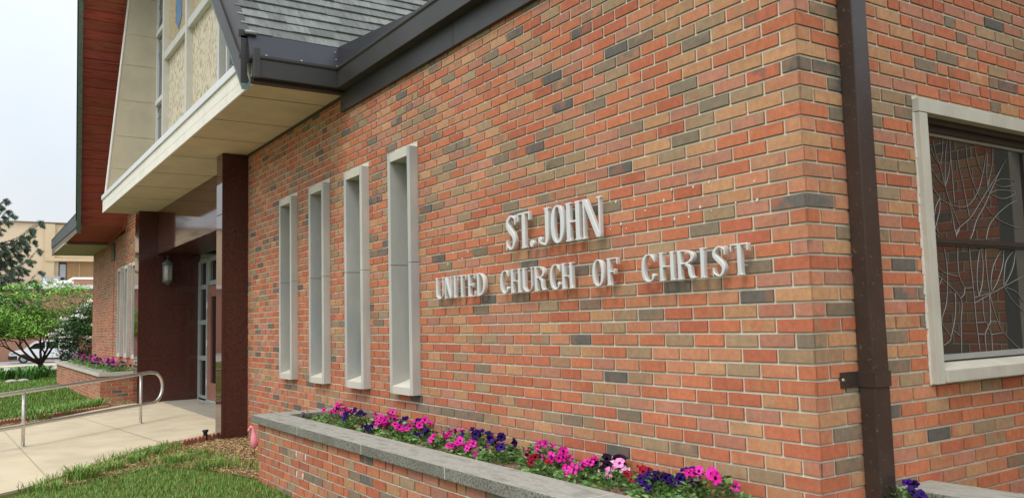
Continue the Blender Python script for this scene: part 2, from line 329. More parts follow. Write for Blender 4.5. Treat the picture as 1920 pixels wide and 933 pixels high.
# ------------------------------------------------------------------ church
church = empty('church', (0, 0, -2.7), 'red brick church with a steep shingled gable, dark granite entrance and projecting stone canopy', 'church')
SL = [(-4.10 + .0, -3.68), (-5.065, -4.645), (-6.025, -5.605), (-6.987, -6.567)]
SLL = [(-18.67, -18.25), (-17.72, -17.30), (-16.75, -16.33), (-15.80, -15.38)]
SZ0, SZ1 = -1.90, .09
corner = {}
FA = lambda u, d, z: (-u, -d, z)
FB = lambda u, d, z: (d, u, z)
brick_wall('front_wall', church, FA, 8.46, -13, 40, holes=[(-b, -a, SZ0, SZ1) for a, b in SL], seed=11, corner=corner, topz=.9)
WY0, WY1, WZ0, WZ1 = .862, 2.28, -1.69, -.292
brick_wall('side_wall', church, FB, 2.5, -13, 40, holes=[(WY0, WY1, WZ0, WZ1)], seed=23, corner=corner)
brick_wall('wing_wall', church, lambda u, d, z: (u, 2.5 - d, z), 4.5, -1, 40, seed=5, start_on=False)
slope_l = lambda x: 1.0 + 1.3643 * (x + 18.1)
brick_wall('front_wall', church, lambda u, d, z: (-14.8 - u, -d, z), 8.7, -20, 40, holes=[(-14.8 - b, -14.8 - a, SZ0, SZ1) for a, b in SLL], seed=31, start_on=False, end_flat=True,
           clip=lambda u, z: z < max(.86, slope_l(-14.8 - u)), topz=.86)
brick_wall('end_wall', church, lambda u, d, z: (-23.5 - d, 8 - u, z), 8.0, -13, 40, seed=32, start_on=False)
boxobj('wall_core', 'frame_dark', church, -8.4, -.25, .25, 6, -2.7, .68)
boxobj('control_joint', 'joint', church, -19.72, -19.70, -.0045, .01, -2.7, .85)
# stone slit windows
def slit(a, b):
    F, j = -.07, .05
    w = MB()
    for z0, z1, ins in ((-.848, SZ1, 0), (SZ0, -.852, 0)):
        w.box(a, a + j, F, .16, z0, z1); w.box(b - j, b, F, .16, z0, z1)
    f = w.build('slit_window', 'limestone_grey', church, bevel=.004)
    w = MB(); w.box(a + j + .001, b - j - .001, F, .16, SZ1 - .075, SZ1); w.build('header', 'limestone_warm', f, bevel=.003)
    w = MB(); w.prism([(F - .001, SZ0 - .002), (F - .001, SZ0 + .06), (.16, SZ0 + .13), (.16, SZ0 - .002)], 'x', a + j + .001, b - j - .001); w.build('sill', 'limestone_warm', f, bevel=.003)
    p = MB(); p.box(a + j, b - j, .13, .15, SZ0 + .1, SZ1 - .07); p.build('pane', 'stained_dark', f)
for a, b in SL: slit(a, b)
for a, b in SLL: slit(a, b)
# side window
w = MB(); p = .033
w.box(-.1, p, WY0, WY0 + .07, WZ0, WZ1 - .072); w.box(-.1, p, WY1 - .07, WY1, WZ0, WZ1 - .072); w.box(-.1, p, WY0, WY1, WZ1 - .068, WZ1)
sw = w.build('window_surround', 'limestone', church, bevel=.003)
w = MB(); w.prism([(p + .012, WZ0 + .005), (p + .012, WZ0 + .065), (-.10, WZ0 + .095), (-.10, WZ0 + .005)], 'y', WY0 + .072, WY1 - .072)
w.build('sill', 'limestone', sw, bevel=.004)
w = MB(); y0, y1, z0, z1 = WY0 + .07, WY1 - .07, WZ0 + .1, WZ1 - .068
w.box(-.10, -.02, y0, y1, z1 - .03, z1); w.box(-.12, -.05, y0, y1, z1 - .06, z1 - .03)
w.box(-.12, -.06, y0, y0 + .02, z0, z1 - .06); w.box(-.12, -.05, y1 - .05, y1, z0, z1 - .06)
w.build('window_frame', 'frame_dark', sw, bevel=.002)
w = MB(); w.box(-.105, -.072, y0 + .02, y1 - .05, z1 - .075, z1 - .06); w.box(-.105, -.068, y0 + .02, y1 - .05, z0, z0 + .028)
w.box(-.105, -.078, y1 - .065, y1 - .05, z0 + .028, z1 - .075)
w.build('sash', 'aluminium', sw, bevel=.002)
w = MB(); w.box(-.105, -.076, y0 + .02, y1 - .065, -1.005, -.965); w.box(-.079, -.071, y0 + .02, y1 - .065, -.992, -.984); w.build('meeting_rail', 'frame_dark', sw, bevel=.002)
w = MB(); w.box(-.112, -.09, y0 + .02, y1 - .05, z0, z1 - .06); w.build('pane', 'window_glass', sw)
LEAD = [[(1.176,-0.455),(1.197,-0.532),(1.226,-0.577),(1.264,-0.692),(1.295,-0.761),(1.343,-0.838),(1.381,-0.9)],[(1.272,-0.437),(1.254,-0.527),(1.226,-0.577)],[(1.153,-0.496),(1.188,-0.548),(1.226,-0.577)],[(1.146,-0.607),(1.202,-0.657),(1.264,-0.692)],[(1.13,-0.686),(1.204,-0.755),(1.292,-0.781),(1.377,-0.792),(1.467,-0.782),(1.541,-0.739),(1.603,-0.677),(1.653,-0.591),(1.688,-0.513),(1.712,-0.452)],[(1.337,-0.431),(1.334,-0.536),(1.306,-0.618),(1.264,-0.692)],[(1.314,-0.441),(1.283,-0.54),(1.264,-0.692)],[(1.404,-0.481),(1.409,-0.553),(1.439,-0.656),(1.468,-0.779),(1.481,-0.843)],[(1.338,-0.535),(1.341,-0.679),(1.343,-0.778)],[(1.497,-0.448),(1.501,-0.529),(1.533,-0.625),(1.583,-0.707),(1.652,-0.769),(1.745,-0.831),(1.91,-0.869),(2.025,-0.882)],[(1.59,-0.455),(1.608,-0.528),(1.649,-0.591)],[(1.779,-0.429),(1.767,-0.515),(1.721,-0.611),(1.696,-0.654)],[(1.718,-0.469),(1.695,-0.571),(1.697,-0.671),(1.709,-0.699)],[(1.917,-0.489),(1.831,-0.569),(1.714,-0.662),(1.608,-0.751),(1.488,-0.847),(1.381,-0.9),(1.336,-0.941)],[(1.86,-0.541),(1.765,-0.641),(1.652,-0.765),(1.556,-0.852),(1.499,-0.935)],[(1.783,-0.627),(1.867,-0.606),(2.008,-0.611),(1.927,-0.643),(1.844,-0.651),(1.765,-0.641)],[(1.709,-0.699),(1.808,-0.674),(1.998,-0.672),(1.9,-0.713),(1.802,-0.719),(1.709,-0.699)],[(2.008,-0.719),(1.911,-0.75),(1.824,-0.789),(1.745,-0.831),(1.683,-0.879),(1.652,-0.929)],[(1.204,-0.755),(1.197,-0.814),(1.16,-0.886),(1.135,-0.925)],[(1.204,-0.755),(1.164,-0.8),(1.135,-0.863)],[(1.292,-0.781),(1.314,-0.839),(1.329,-0.941)],[(1.156,-0.917),(1.176,-0.947)],[(1.207,-1.001),(1.226,-1.08),(1.224,-1.185),(1.197,-1.304),(1.145,-1.398),(1.219,-1.479),(1.149,-1.516)],[(1.342,-1.001),(1.335,-1.095),(1.341,-1.164),(1.386,-1.22),(1.462,-1.22)],[(1.386,-1.22),(1.373,-1.257),(1.336,-1.277)],[(1.146,-0.97),(1.149,-1.122),(1.341,-1.164)],[(1.144,-1.161),(1.336,-1.277),(1.324,-1.402),(1.309,-1.569)],[(1.17,-1.177),(1.145,-1.209)],[(1.289,-1.249),(1.275,-1.361),(1.219,-1.479)],[(1.249,-1.444),(1.31,-1.474)],[(1.458,-1.001),(1.461,-1.117),(1.471,-1.266),(1.475,-1.405),(1.492,-1.569)],[(1.57,-1.003),(1.528,-1.1),(1.511,-1.2),(1.518,-1.266)],[(1.573,-1.002),(1.585,-1.099),(1.562,-1.199),(1.517,-1.27)],[(1.621,-1.001),(1.618,-1.115),(1.632,-1.245),(1.672,-1.359),(1.732,-1.453),(1.838,-1.524),(1.941,-1.575)],[(1.798,-1.005),(1.703,-1.088),(1.658,-1.174),(1.652,-1.241)],[(1.815,-1.004),(1.793,-1.095),(1.721,-1.19),(1.662,-1.239)],[(1.934,-1.006),(1.839,-1.069),(1.802,-1.147),(1.787,-1.211)],[(1.947,-1.005),(1.912,-1.094),(1.85,-1.164),(1.796,-1.207)],[(1.474,-1.303),(1.63,-1.258),(1.787,-1.216),(2.015,-1.154)],[(1.478,-1.274),(1.631,-1.25)],[(1.799,-1.224),(1.873,-1.293),(1.984,-1.355)],[(1.816,-1.22),(1.931,-1.25),(1.992,-1.303)],[(1.556,-1.274),(1.553,-1.349),(1.562,-1.399),(1.589,-1.432),(1.555,-1.473),(1.554,-1.572)],[(1.63,-1.258),(1.618,-1.4),(1.589,-1.432),(1.618,-1.475),(1.617,-1.57)],[(1.617,-1.404),(1.69,-1.403)],[(1.475,-1.407),(1.561,-1.405)],[(1.49,-1.469),(1.555,-1.473)],[(1.618,-1.475),(1.746,-1.466)],[(1.13,-0.931),(1.175,-0.969)],[(1.336,-0.915),(1.337,-0.96)],[(1.373,-0.913),(1.339,-0.948)],[(1.52,-0.908),(1.474,-0.964)],[(1.664,-0.902),(1.636,-0.962)]]
w = MB()
for P in LEAD:
    pts = []
    for i in range(len(P) - 1):     # Catmull-Rom smoothing
        p0, p1, p2, p3 = P[max(i - 1, 0)], P[i], P[i + 1], P[min(i + 2, len(P) - 1)]
        for t in (0, .25, .5, .75):
            pts.append(tuple(.5 * ((2 * p1[k]) + (-p0[k] + p2[k]) * t + (2 * p0[k] - 5 * p1[k] + 4 * p2[k] - p3[k]) * t * t + (-p0[k] + 3 * p1[k] - 3 * p2[k] + p3[k]) * t ** 3) for k in (0, 1)))
    pts.append(P[-1])
    pts = [(-.087, min(max(y, y0 + .02), y1 - .065), min(max(z, z0 + .02), z1 - .07)) for y, z in pts]
    w.tube(pts, .0019, 5)
w.build('leading', 'lead', sw, smooth=True)
w = MB(); g = random.Random(3); z = WZ0 - .004
while z < WZ1 - .08:
    dz = g.uniform(.02, .05); wd = g.uniform(.004, .012); w.box(-.002, .004 + g.uniform(0, .004), WY0 - wd, WY0 + .001, z, z + dz); z += dz
w.build('caulk_bead', 'caulk', sw, bevel=.0015)
# corner panel and eave of the side wing seen in the glass
boxobj('corner_panel', 'sage', church, .02, .23, 2.44, 2.494, -2.7, .05)
boxobj('eave', 'bronze_metal', church, .012, 4.5, 2.34, 2.7, .08, .3)
# downspout
w = MB(); w.box(.006, .081, .288, .400, -2.66, 3.2); ds = w.build('downspout', 'brown_metal', church, bevel=.006)
w = MB(); w.box(-.0, .004, .16, .288, -1.665, -1.597); w.box(.004, .086, .2835, .2875, -1.665, -1.597); w.box(.082, .087, .2835, .405, -1.665, -1.597); w.box(.004, .086, .401, .405, -1.665, -1.597)
br = w.build('bracket', 'brown_metal', ds, bevel=.0015)
w = MB(); w.tube([(.004, .178, -1.63), (.009, .178, -1.63)], [.008, .006], 8); w.build('screw', 'steel', br)
# canopy slab
w = MB(); x = -14.9
w.box(-14.9, -5.2, -.86, 0, .885, 1.10)
w.build('canopy_slab', 'slab_soffit', church, bevel=.004)
w = MB(); xs_ = [-5.2, -6.1, -7.25, -8.4, -9.55, -10.7, -11.85, -13.0, -14.0, -14.9]
for i in range(len(xs_) - 1):
    w.box(xs_[i + 1] + .003, xs_[i] - .003, -.88, -.862, .878, .985); w.box(xs_[i + 1] + .003, xs_[i] - .003, -.88, -.862, .989, 1.115)
w.build('canopy_fascia', 'slab_front', church, bevel=.002)
w = MB(); w.box(-14.92, -5.2, -.90, -.6, 1.12, 1.20); w.build('canopy_cap', 'white_metal', church, bevel=.004)
for x in (-5.69, -6.73, -7.69, -8.9, -10.2, -11.5, -12.8): boxobj('soffit_joint', 'grey_trim', church, x - .003, x + .003, -.855, -.0, .8815, .8865)
w = MB(); w.box(-8.46, -5.2, -.012, 0, .855, .885); w.build('soffit_trim', 'frame_dark', church)
# entrance: pillars, lintel, recess
def pillar(xa, xb, y1, joints):
    w = MB(); zz = [-2.75] + joints + [.884]
    for i in range(len(zz) - 1): w.box(xa, xb, -.32, y1, zz[i] + .003, zz[i + 1] - .003)
    w.box(xa + .006, xb - .006, -.314, y1, -2.75, .88, 1)
    o = w.build('pillar', ['granite', 'joint'], church, bevel=.003)
    for i in range(len(zz) - 1): boxobj('polished_face', 'granite_gloss', o, xa + .004, xb - .004, -.3225, -.3195, zz[i] + .006, zz[i + 1] - .006)
    return o
pj = [-1.868, -.88, .104]
pr = pillar(-8.74, -8.46, .2, pj)
boxobj('corner_strip', 'granite', pr, -8.459, -8.456, -.2805, -.2775, -2.7, .88)
pillar(-14.8, -14.4, -.0, [-1.862, -.905, .097])
w = MB(); zz = [-2.75, -1.862, -.905, .097, .884]
for i in range(4): w.box(-14.9, -14.4, .003, .78, zz[i] + .003, zz[i + 1] - .003)
w.box(-14.9, -14.406, .0, .78, -2.75, .88, 1); w.build('recess_wall', ['granite', 'joint'], church, bevel=.002)
boxobj('recess_wall', 'granite', church, -8.9, -8.742, .0, .78, -2.75, .88)
w = MB(); xs_ = [-14.396, -12.556, -11.62, -10.7, -9.98, -9.2, -8.744]
for i in range(len(xs_) - 1):
    w.box(xs_[i] + .002, xs_[i + 1] - .002, 0, .03, .187, .883); w.box(xs_[i] + .002, xs_[i + 1] - .002, -.004, .03, .078, .183)
w.box(-14.39, -8.75, .032, .76, .082, .88, 1)
w.build('lintel', ['granite_lintel', 'granite_satin'], church)
# doors (plane y = .74)
DT = .0
def pane(p, x0, x1, z0, z1): w = MB(); w.box(x0, x1, .765, .775, z0, z1); return w.build('pane', 'dark_glass', p)
def grid_frame(name, xs, zs, t, m, panes=True):
    w = MB()
    for x in xs: w.box(x - t / 2, x + t / 2, .73, .79, zs[0], zs[-1])
    for i in range(len(xs) - 1):
        for z in zs: w.box(xs[i] + t / 2, xs[i + 1] - t / 2, .735, .785, z - t / 2, z + t / 2)
    f = w.build(name, m, church, bevel=.004)
    for i in range(len(xs) - 1):
        for j in range(len(zs) - 1): pane(f, xs[i] + t / 2, xs[i + 1] - t / 2, zs[j] + t / 2, zs[j + 1] - t / 2)
    return f
grid_frame('sidelight', [-14.33, -13.70], [-2.60, -1.87, -1.21, -.55, -.06], .085, 'aluminium')
grid_frame('transom_window', [-13.56, -12.5, -11.5, -10.5, -9.5], [-.50, -.06], .08, 'aluminium')
boxobj('sill', 'aluminium', church, -14.4, -8.9, .735, .8, -2.646, -2.605, .003)
def door(x0, x1):
    w = MB(); s = .19
    w.box(x0, x0 + s, .74, .785, -2.6, -.56); w.box(x1 - s, x1, .74, .785, -2.6, -.56); w.box(x0 + s, x1 - s, .741, .784, -2.6, -2.3); w.box(x0 + s, x1 - s, .741, .784, -.75, -.56)
    d = w.build('door', 'door_brown', church, bevel=.003); pane(d, x0 + s, x1 - s, -2.3, -.75)
    w = MB(); w.tube([(x1 - .08, .70, -1.8), (x1 - .08, .70, -1.3)], .015, 10); w.tube([(x1 - .08, .70, -1.78), (x1 - .08, .745, -1.78)], .01); w.tube([(x1 - .08, .70, -1.32), (x1 - .08, .745, -1.32)], .01); w.build('handle', 'steel', d, smooth=True)
    for z in (-2.3, -1.6, -.9):
        w = MB(); w.tube([(x0 - .01, .728, z - .06), (x0 - .01, .728, z + .06)], .014, 8); w.build('hinge', 'steel', d)
for i in range(4): door(-13.63 + i * 1.03, -13.63 + i * 1.03 + 1.0)
boxobj('door_mat_plate', 'steel', church, -13.4, -13.1, .5, .72, -2.644, -2.64)
# facade above the canopy
FY = .03
fin = MB(); top = 5.2
ze = [(-.85, 1.0), (-.48, 5.03), (-.40, 6.0), (FY + .05, 6.0), (FY + .05, 1.0)]
fin.prism(ze, 'x', -14.92, -14.8); fo = fin.build('stone_fin', 'fin_stone', church, bevel=.004)
for z in (1.72, 2.35, 3.05, 3.75, 4.35, 5.1): boxobj('stone_joint', 'path_groove', fo, -14.801, -14.797, -.80 + (z - 1) * .092, FY, z - .003, z + .003)
w = MB(); w.prism([(-.872, 1.0), (-.502, 5.03), (-.422, 6.0), (-.402, 6.0), (-.482, 5.03), (-.852, 1.0)], 'x', -14.93, -14.79); w.build('edge_strip', 'white_trim', fo)
def leaded(x0, x1, zs, dark):
    w = MB(); t = .055
    w.box(x0, x0 + t, FY - .02, FY + .05, 1.1, 7.5); w.box(x1 - t, x1, FY - .02, FY + .05, 1.1, 7.5)
    for z in zs: w.box(x0 + t, x1 - t, FY - .04, FY + .05, z - .045, z + .045)
    f = w.build('window_frame', 'white_metal', church, bevel=.004)
    w = MB(); w.box(x0 + t, x1 - t, FY + .02, FY + .03, 1.1, 7.5); w.build('pane', 'stained_dark', f)
    g = random.Random(int(-x0 * 7)); w = MB()
    for i in range(26):
        z = 1.2 + i * .23; a = (g.uniform(x0 + t, x1 - t), z); b = (g.choice([x0 + t, x1 - t]), z + g.uniform(-.5, .6)); w.tube([(a[0], FY + .018, a[1]), ((a[0] + b[0]) / 2, FY + .018, (a[1] + b[1]) / 2 + .06), (b[0], FY + .018, b[1])], .009, 5)
    w.build('leading', 'lead', f)
leaded(-14.78, -13.86, [3.02, 4.38, 2.02], 0)
leaded(-9.62, -8.5, [3.06, 4.4], 0)
w = MB()
for x in (-13.72, -11.83, -9.74): w.box(x - .06, x + .06, FY - .10, FY + .05, 1.1, 7.5)
for a, b in ((-13.66, -11.89), (-11.77, -9.80)): w.box(a, b, FY - .08, FY + .05, 3.60, 3.74); w.box(a, b, FY - .08, FY + .05, 5.9, 6.04)
w.build('mullion', 'mullion_metal', church, bevel=.006)
for a, b in ((-13.66, -11.89), (-11.77, -9.80)):
    boxobj('textured_panel', 'facade_panel', church, a, b, FY, FY + .04, 1.1, 3.60)
    boxobj('mosaic_panel', 'facade_mosaic', church, a, b, FY, FY + .04, 3.74, 7.5)
w = MB(); w.prism([(-13.08, 4.12), (-12.83, 3.92), (-12.58, 4.12), (-12.5, 7.5), (-13.16, 7.5)], 'y', FY - .012, FY); w.build('blue_inlay', 'blue_glass', church)
# gable roof : right slope (shingles)
SLP = 1.3643; APX, APZ = -11.65, 1.33 + SLP * 6.44
prow = lambda z: -.93 - .085 * (z - 1)
nrm = math.hypot(1, SLP); g = random.Random(9); w = MB(); ex = .135; ndir = (SLP / nrm, 1 / nrm)
i = 0
while True:
    s0 = i * ex; s1 = s0 + ex + .02
    x0 = -5.21 - s0 / nrm; z0 = 1.33 + s0 * SLP / nrm; x1 = -5.21 - s1 / nrm; z1 = 1.33 + s1 * SLP / nrm
    if z1 > APZ: break
    y = prow(z0) ; yy = y
    while yy < 14:
        wd = g.uniform(.16, .36) if yy < 6 else 2; e = min(yy + wd, 14); th = .019 + g.choice([0, .006]); k = g.uniform(.78, 1.12)
        cc = tuple(q * k for q in g.choice([s2l((122, 125, 122)), s2l((112, 115, 112)), s2l((132, 135, 131))]))
        w.add([(x0 + ndir[0] * th, yy, z0 + ndir[1] * th), (x0 + ndir[0] * th, e, z0 + ndir[1] * th), (x1 + ndir[0] * .004, e, z1 + ndir[1] * .004), (x1 + ndir[0] * .004, yy, z1 + ndir[1] * .004),
               (x0, yy, z0), (x0, e, z0), (x1, e, z1), (x1, yy, z1)], [(0, 1, 2, 3), (0, 4, 5, 1), (0, 3, 7, 4), (1, 5, 6, 2), (4, 7, 6, 5)], 0, cc)
        yy = e
    i += 1
w.build('shingle_roof', 'shingle', church, tint=True)
def rake(sign):
    """trim board along the front edge of a slope; sign +1 right slope, -1 left slope"""
    xe = -5.21 if sign > 0 else -18.09
    pts = []
    for t in (0, 1):
        x = xe if t == 0 else APX; z = 1.33 + (APZ - 1.33) * t; pts.append((x, z))
    (xa, za), (xb, zb) = pts
    def quadbar(dz0, dz1, y0, y1, m, name, par):
        w = MB()
        vs = [(xa, prow(za) + y0, za + dz0), (xa, prow(za) + y1, za + dz0), (xa, prow(za) + y1, za + dz1), (xa, prow(za) + y0, za + dz1),
              (xb, prow(zb) + y0, zb + dz0), (xb, prow(zb) + y1, zb + dz0), (xb, prow(zb) + y1, zb + dz1), (xb, prow(zb) + y0, zb + dz1)]
        w.add(vs, [(0, 1, 2, 3), (7, 6, 5, 4), (0, 4, 5, 1), (1, 5, 6, 2), (2, 6, 7, 3), (3, 7, 4, 0)])
        return w.build(name, m, par, fix=True)
    r = quadbar(-.46, -.02, -.03, .03, 'bronze_metal' if sign > 0 else 'green_metal', 'rake_board', church)
    quadbar(-.04, .035, -.05, .05, 'patina' if sign < 0 else 'bronze_metal', 'drip_edge', r)
    quadbar(-.52, -.462, -.02, .06, 'patina', 'copper_strip', r)
    quadbar(-.24, -.20, -.045, -.031, 'bronze_metal', 'seam', r)
    return r
rake(1); rake(-1)
# left slope : roof sheet, red boarded soffit
w = MB(); y1 = 14
vs = [(-18.09, prow(1.33), 1.33), (-18.09, y1, 1.33), (APX, y1, APZ), (APX, prow(APZ), APZ)]
w.add(vs + [(x, y, z - .04) for x, y, z in vs], [(0, 1, 2, 3), (7, 6, 5, 4), (0, 4, 5, 1), (0, 3, 7, 4), (1, 5, 6, 2), (2, 6, 7, 3)]); w.build('shingle_roof', 'bronze_metal', church, fix=True)
g = random.Random(4); w = MB(); bw = .20; s = 0; smax = 6.45 * nrm
while s < smax:
    a, b = s + .016, s + bw - .016; o = g.uniform(-.008, .008)
    xa, za, xb, zb = -18.1 + a / nrm, 1.0 + a * SLP / nrm, -18.1 + b / nrm, 1.0 + b * SLP / nrm
    ya, yb = prow(za) + .03, prow(zb) + .03
    w.add([(xa, ya, za + o), (xb, yb, zb + o), (xb, .5, zb + o), (xa, .5, za + o), (xa, ya, za + .03), (xb, yb, zb + .03), (xb, .5, zb + .03), (xa, .5, za + .03)],
          [(0, 1, 2, 3), (0, 4, 5, 1), (1, 5, 6, 2), (2, 6, 7, 3), (3, 7, 4, 0), (4, 7, 6, 5)])
    w.c[-6:] = [tuple(q_ * (.84 + .22 * g.random()) for q_ in s2l((182, 88, 72)))] * 6
    s += bw
x = -18.1
while x > -20.5:
    a, b = x - .006, x - bw + .006; f = lambda q: 1.0 + (q + 18.1) * .055
    w.add([(a, -.92, f(a)), (b, -.92, f(b)), (b, .5, f(b)), (a, .5, f(a)), (a, -.92, f(a) + .03), (b, -.92, f(b) + .03), (b, .5, f(b) + .03), (a, .5, f(a) + .03)],
          [(3, 2, 1, 0), (1, 5, 4, 0), (2, 6, 5, 1), (3, 7, 6, 2), (0, 4, 7, 3), (5, 6, 7, 4)], 0, tuple(q_ * (.84 + .22 * g.random()) for q_ in s2l((182, 88, 72)))); x -= bw
sf = w.build('boarded_soffit', 'red_board', church, fix=False, tint=True)
w = MB()   # red moulding where the soffit meets the wall
w.tube([(-14.95, -.03, slope_l(-14.95) - .04), (-18.08, -.03, .97), (-20.5, -.03, .84)], .035, 4); w.c = [s2l((182, 88, 72))] * len(w.f); w.build('moulding', 'red_board', sf, tint=True)
# low eave at the far left
w = MB(); w.box(-23.6, -20.5, -1.0, 1.0, .79, .83); w.build('eave_soffit', 'beige_soffit', church)
boxobj('soffit_step', 'grey_trim', church, -20.52, -20.47, -.96, 0, .80, .868)
w = MB()
w.add([(-17.95, -.93, 1.02), (-17.95, -.93, 1.36), (-23.65, -1.03, 1.20), (-23.65, -1.03, .96), (-17.95, -.90, 1.02), (-17.95, -.90, 1.36), (-23.65, -1.0, 1.20), (-23.65, -1.0, .96)], [(0, 1, 2, 3), (7, 6, 5, 4), (0, 4, 5, 1), (1, 5, 6, 2), (2, 6, 7, 3), (3, 7, 4, 0)])
fa = w.build('fascia', 'green_metal', church, fix=True)
w = MB()
w.add([(-18.0, -.915, .90), (-18.0, -.915, 1.02), (-23.63, -1.015, .955), (-23.63, -1.015, .76), (-18.0, -.885, .90), (-18.0, -.885, 1.02), (-23.63, -.985, .955), (-23.63, -.985, .76)], [(0, 1, 2, 3), (7, 6, 5, 4), (0, 4, 5, 1), (1, 5, 6, 2), (2, 6, 7, 3), (3, 7, 4, 0)])
w.build('lower_fascia', 'grey_trim', fa, fix=True)
w = MB(); w.add([(-17.95, -.93, 1.36), (-23.65, -1.03, 1.20), (-23.65, 6, 1.20), (-17.95, 6, 1.36), (-17.95, -.93, 1.32), (-23.65, -1.03, 1.16), (-23.65, 6, 1.16), (-17.95, 6, 1.32)], [(0, 1, 2, 3), (7, 6, 5, 4), (0, 4, 5, 1), (1, 5, 6, 2), (2, 6, 7, 3), (3, 7, 4, 0)])
w.build('low_roof', 'bronze_metal', church, fix=True)
boxobj('end_fascia', 'green_metal', church, -23.66, -23.6, -1.0, 6, .78, 1.18)
# vent
w = MB(); w.box(-20.10, -19.55, -.02, 0, .36, .80)
vt = w.build('vent', 'frame_dark', church, bevel=.003)
w = MB()
for i in range(3): w.box(-20.05, -19.6, -.026, -.02, .42 + i * .12, .50 + i * .12)
w.build('louvre', 'black_plastic', vt)
# gutter, fascia, flashing of the right wing
GX = -5.06; GY = -.125
w = MB()
pr_ = [(0, .90), (0, 1.06), (-.012, 1.075), (-.012, 1.10), (.10, 1.10), (.10, .90)]     # offset inward from face
# run along X
w.prism([(GY + o, z) for o, z in pr_], 'x', GX, .35)
gt = w.build('gutter', 'bronze_metal', church, bevel=.003)
w = MB(); w.prism([(GX - o, z) for o, z in pr_], 'y', -.90, GY + .1)
w.build('gutter', 'bronze_metal', church, bevel=.003)
boxobj('end_cap', 'bronze_metal', gt, GX - .03, GX + .018, -.915, -.86, .89, 1.16, .004)
w = MB(); w.box(GX - .155, GX - .07, -.90, -.03, .872, .93); w.build('sub_fascia', 'frame_dark', church)
boxobj('frieze_board', 'bronze_metal', church, GX - .16, -3.0, -.035, -.004, .712, .9, .002)
boxobj('frieze_board', 'bronze_metal', church, -2.995, .3, -.035, -.004, .712, .9, .002)
boxobj('eave_soffit', 'bronze_metal', church, GX, .3, -.034, 0, .9, 1.06)
w = MB(); w.add([(GX - .06, -.93, 1.08), (GX - .06, -.055, 1.08), (GX - .14, -.055, 1.345), (GX - .14, -.93, 1.345), (GX - .2, -.93, 1.08), (GX - .2, -.055, 1.08), (GX - .2, -.055, 1.345), (GX - .2, -.93, 1.345)], [(0, 1, 2, 3), (7, 6, 5, 4), (0, 4, 5, 1), (1, 5, 6, 2), (2, 6, 7, 3), (3, 7, 4, 0)])
fl = w.build('flashing', 'navy_metal', church, fix=True)
w = MB(); w.prism([(GX - .14, 1.345), (GX - .06, 1.10), (-2.9, 1.10), (-3.1, 1.112)], 'y', -.06, -.05); w.build('tapered_flashing', 'navy_metal', church, fix=True)
for (yy, zz) in ((-.78, 1.13), (-.45, 1.13), (-.10, 1.13), (-.10, 1.28), (-.10, 1.2)):
    xx = GX - .06 - (zz - 1.10) * .327 + .002; w = MB(); w.tube([(xx - .004, yy, zz), (xx + .006, yy, zz)], [.009, .006], 7); w.build('rivet', 'steel', fl)
w = MB(); w.tube([(GX - .11, -.955, 1.335), (GX - .11, -.85, 1.335)], .02, 10); w.build('pipe_stub', 'lead', church, smooth=True)
w = MB(); w.box(-5.3, .3, -.02, 12, 1.0, 1.07); w.build('flat_roof', 'bronze_metal', church)
# caulk marks left by older letters
g = random.Random(12)
for x, z in [(-1.099, -0.7), (-0.812, -0.683), (-0.661, -0.692), (-0.392, -0.809), (-0.545, -0.828), (-0.801, -0.837), (-1.018, -0.768), (-1.255, -0.688), (-0.873, -0.731), (-1.216, -0.818), (-1.309, -0.838), (-1.173, -0.847), (-3.116, -0.826), (-2.983, -0.876), (-2.623, -0.773), (-0.554, -0.687), (-0.265, -0.813), (-0.275, -0.725), (-.9, -.83), (-.7, -.84), (-.62, -.80), (-2.9, -.83), (-2.75, -.80), (-3.2, -.9)]:
    r0 = g.uniform(.003, .0065); n = 8
    pts = [(x + math.cos(a) * r0 * g.uniform(.6, 1.3), z + math.sin(a) * r0 * g.uniform(.8, 1.9)) for a in [2 * math.pi * i / n for i in range(n)]]
    w = MB(); w.prism(pts, 'y', -.0035, .002); w.build('caulk_mark', 'caulk', church, fix=True)

for x, z in ((-4.392, -2.358), (-4.179, -2.358), (-4.38, -2.512), (-4.242, -2.51)):
    w = MB(); w.prism([(x + .012 * math.cos(a) * g.uniform(.6, 1.2), z + .026 * math.sin(a) * g.uniform(.7, 1.2)) for a in [2 * math.pi * i / 9 for i in range(9)]], 'y', -.7635, -.758); CHALK = globals().get('CHALK', []) + [w]
# ------------------------------------------------------------------ letters
def sd_box(X, Y, x0, x1, y0, y1):
    dx = np.abs(X - (x0 + x1) / 2) - (x1 - x0) / 2; dy = np.abs(Y - (y0 + y1) / 2) - (y1 - y0) / 2
    return np.hypot(np.maximum(dx, 0), np.maximum(dy, 0)) + np.minimum(np.maximum(dx, dy), 0)
def sd_ell(X, Y, cx, cy, rx, ry, p=2.0):
    k = (np.abs((X - cx) / rx) ** p + np.abs((Y - cy) / ry) ** p) ** (1 / p); return (k - 1) * min(rx, ry)
def sd_path(X, Y, pts):       # pts (x, y, halfwidth)
    d = np.full(X.shape, 9.0)
    for (x0, y0, r0), (x1, y1, r1) in zip(pts[:-1], pts[1:]):
        vx, vy = x1 - x0, y1 - y0; t = np.clip(((X - x0) * vx + (Y - y0) * vy) / (vx * vx + vy * vy + 1e-9), 0, 1)
        d = np.minimum(d, np.hypot(X - x0 - t * vx, Y - y0 - t * vy) - (r0 + (r1 - r0) * t))
    return d
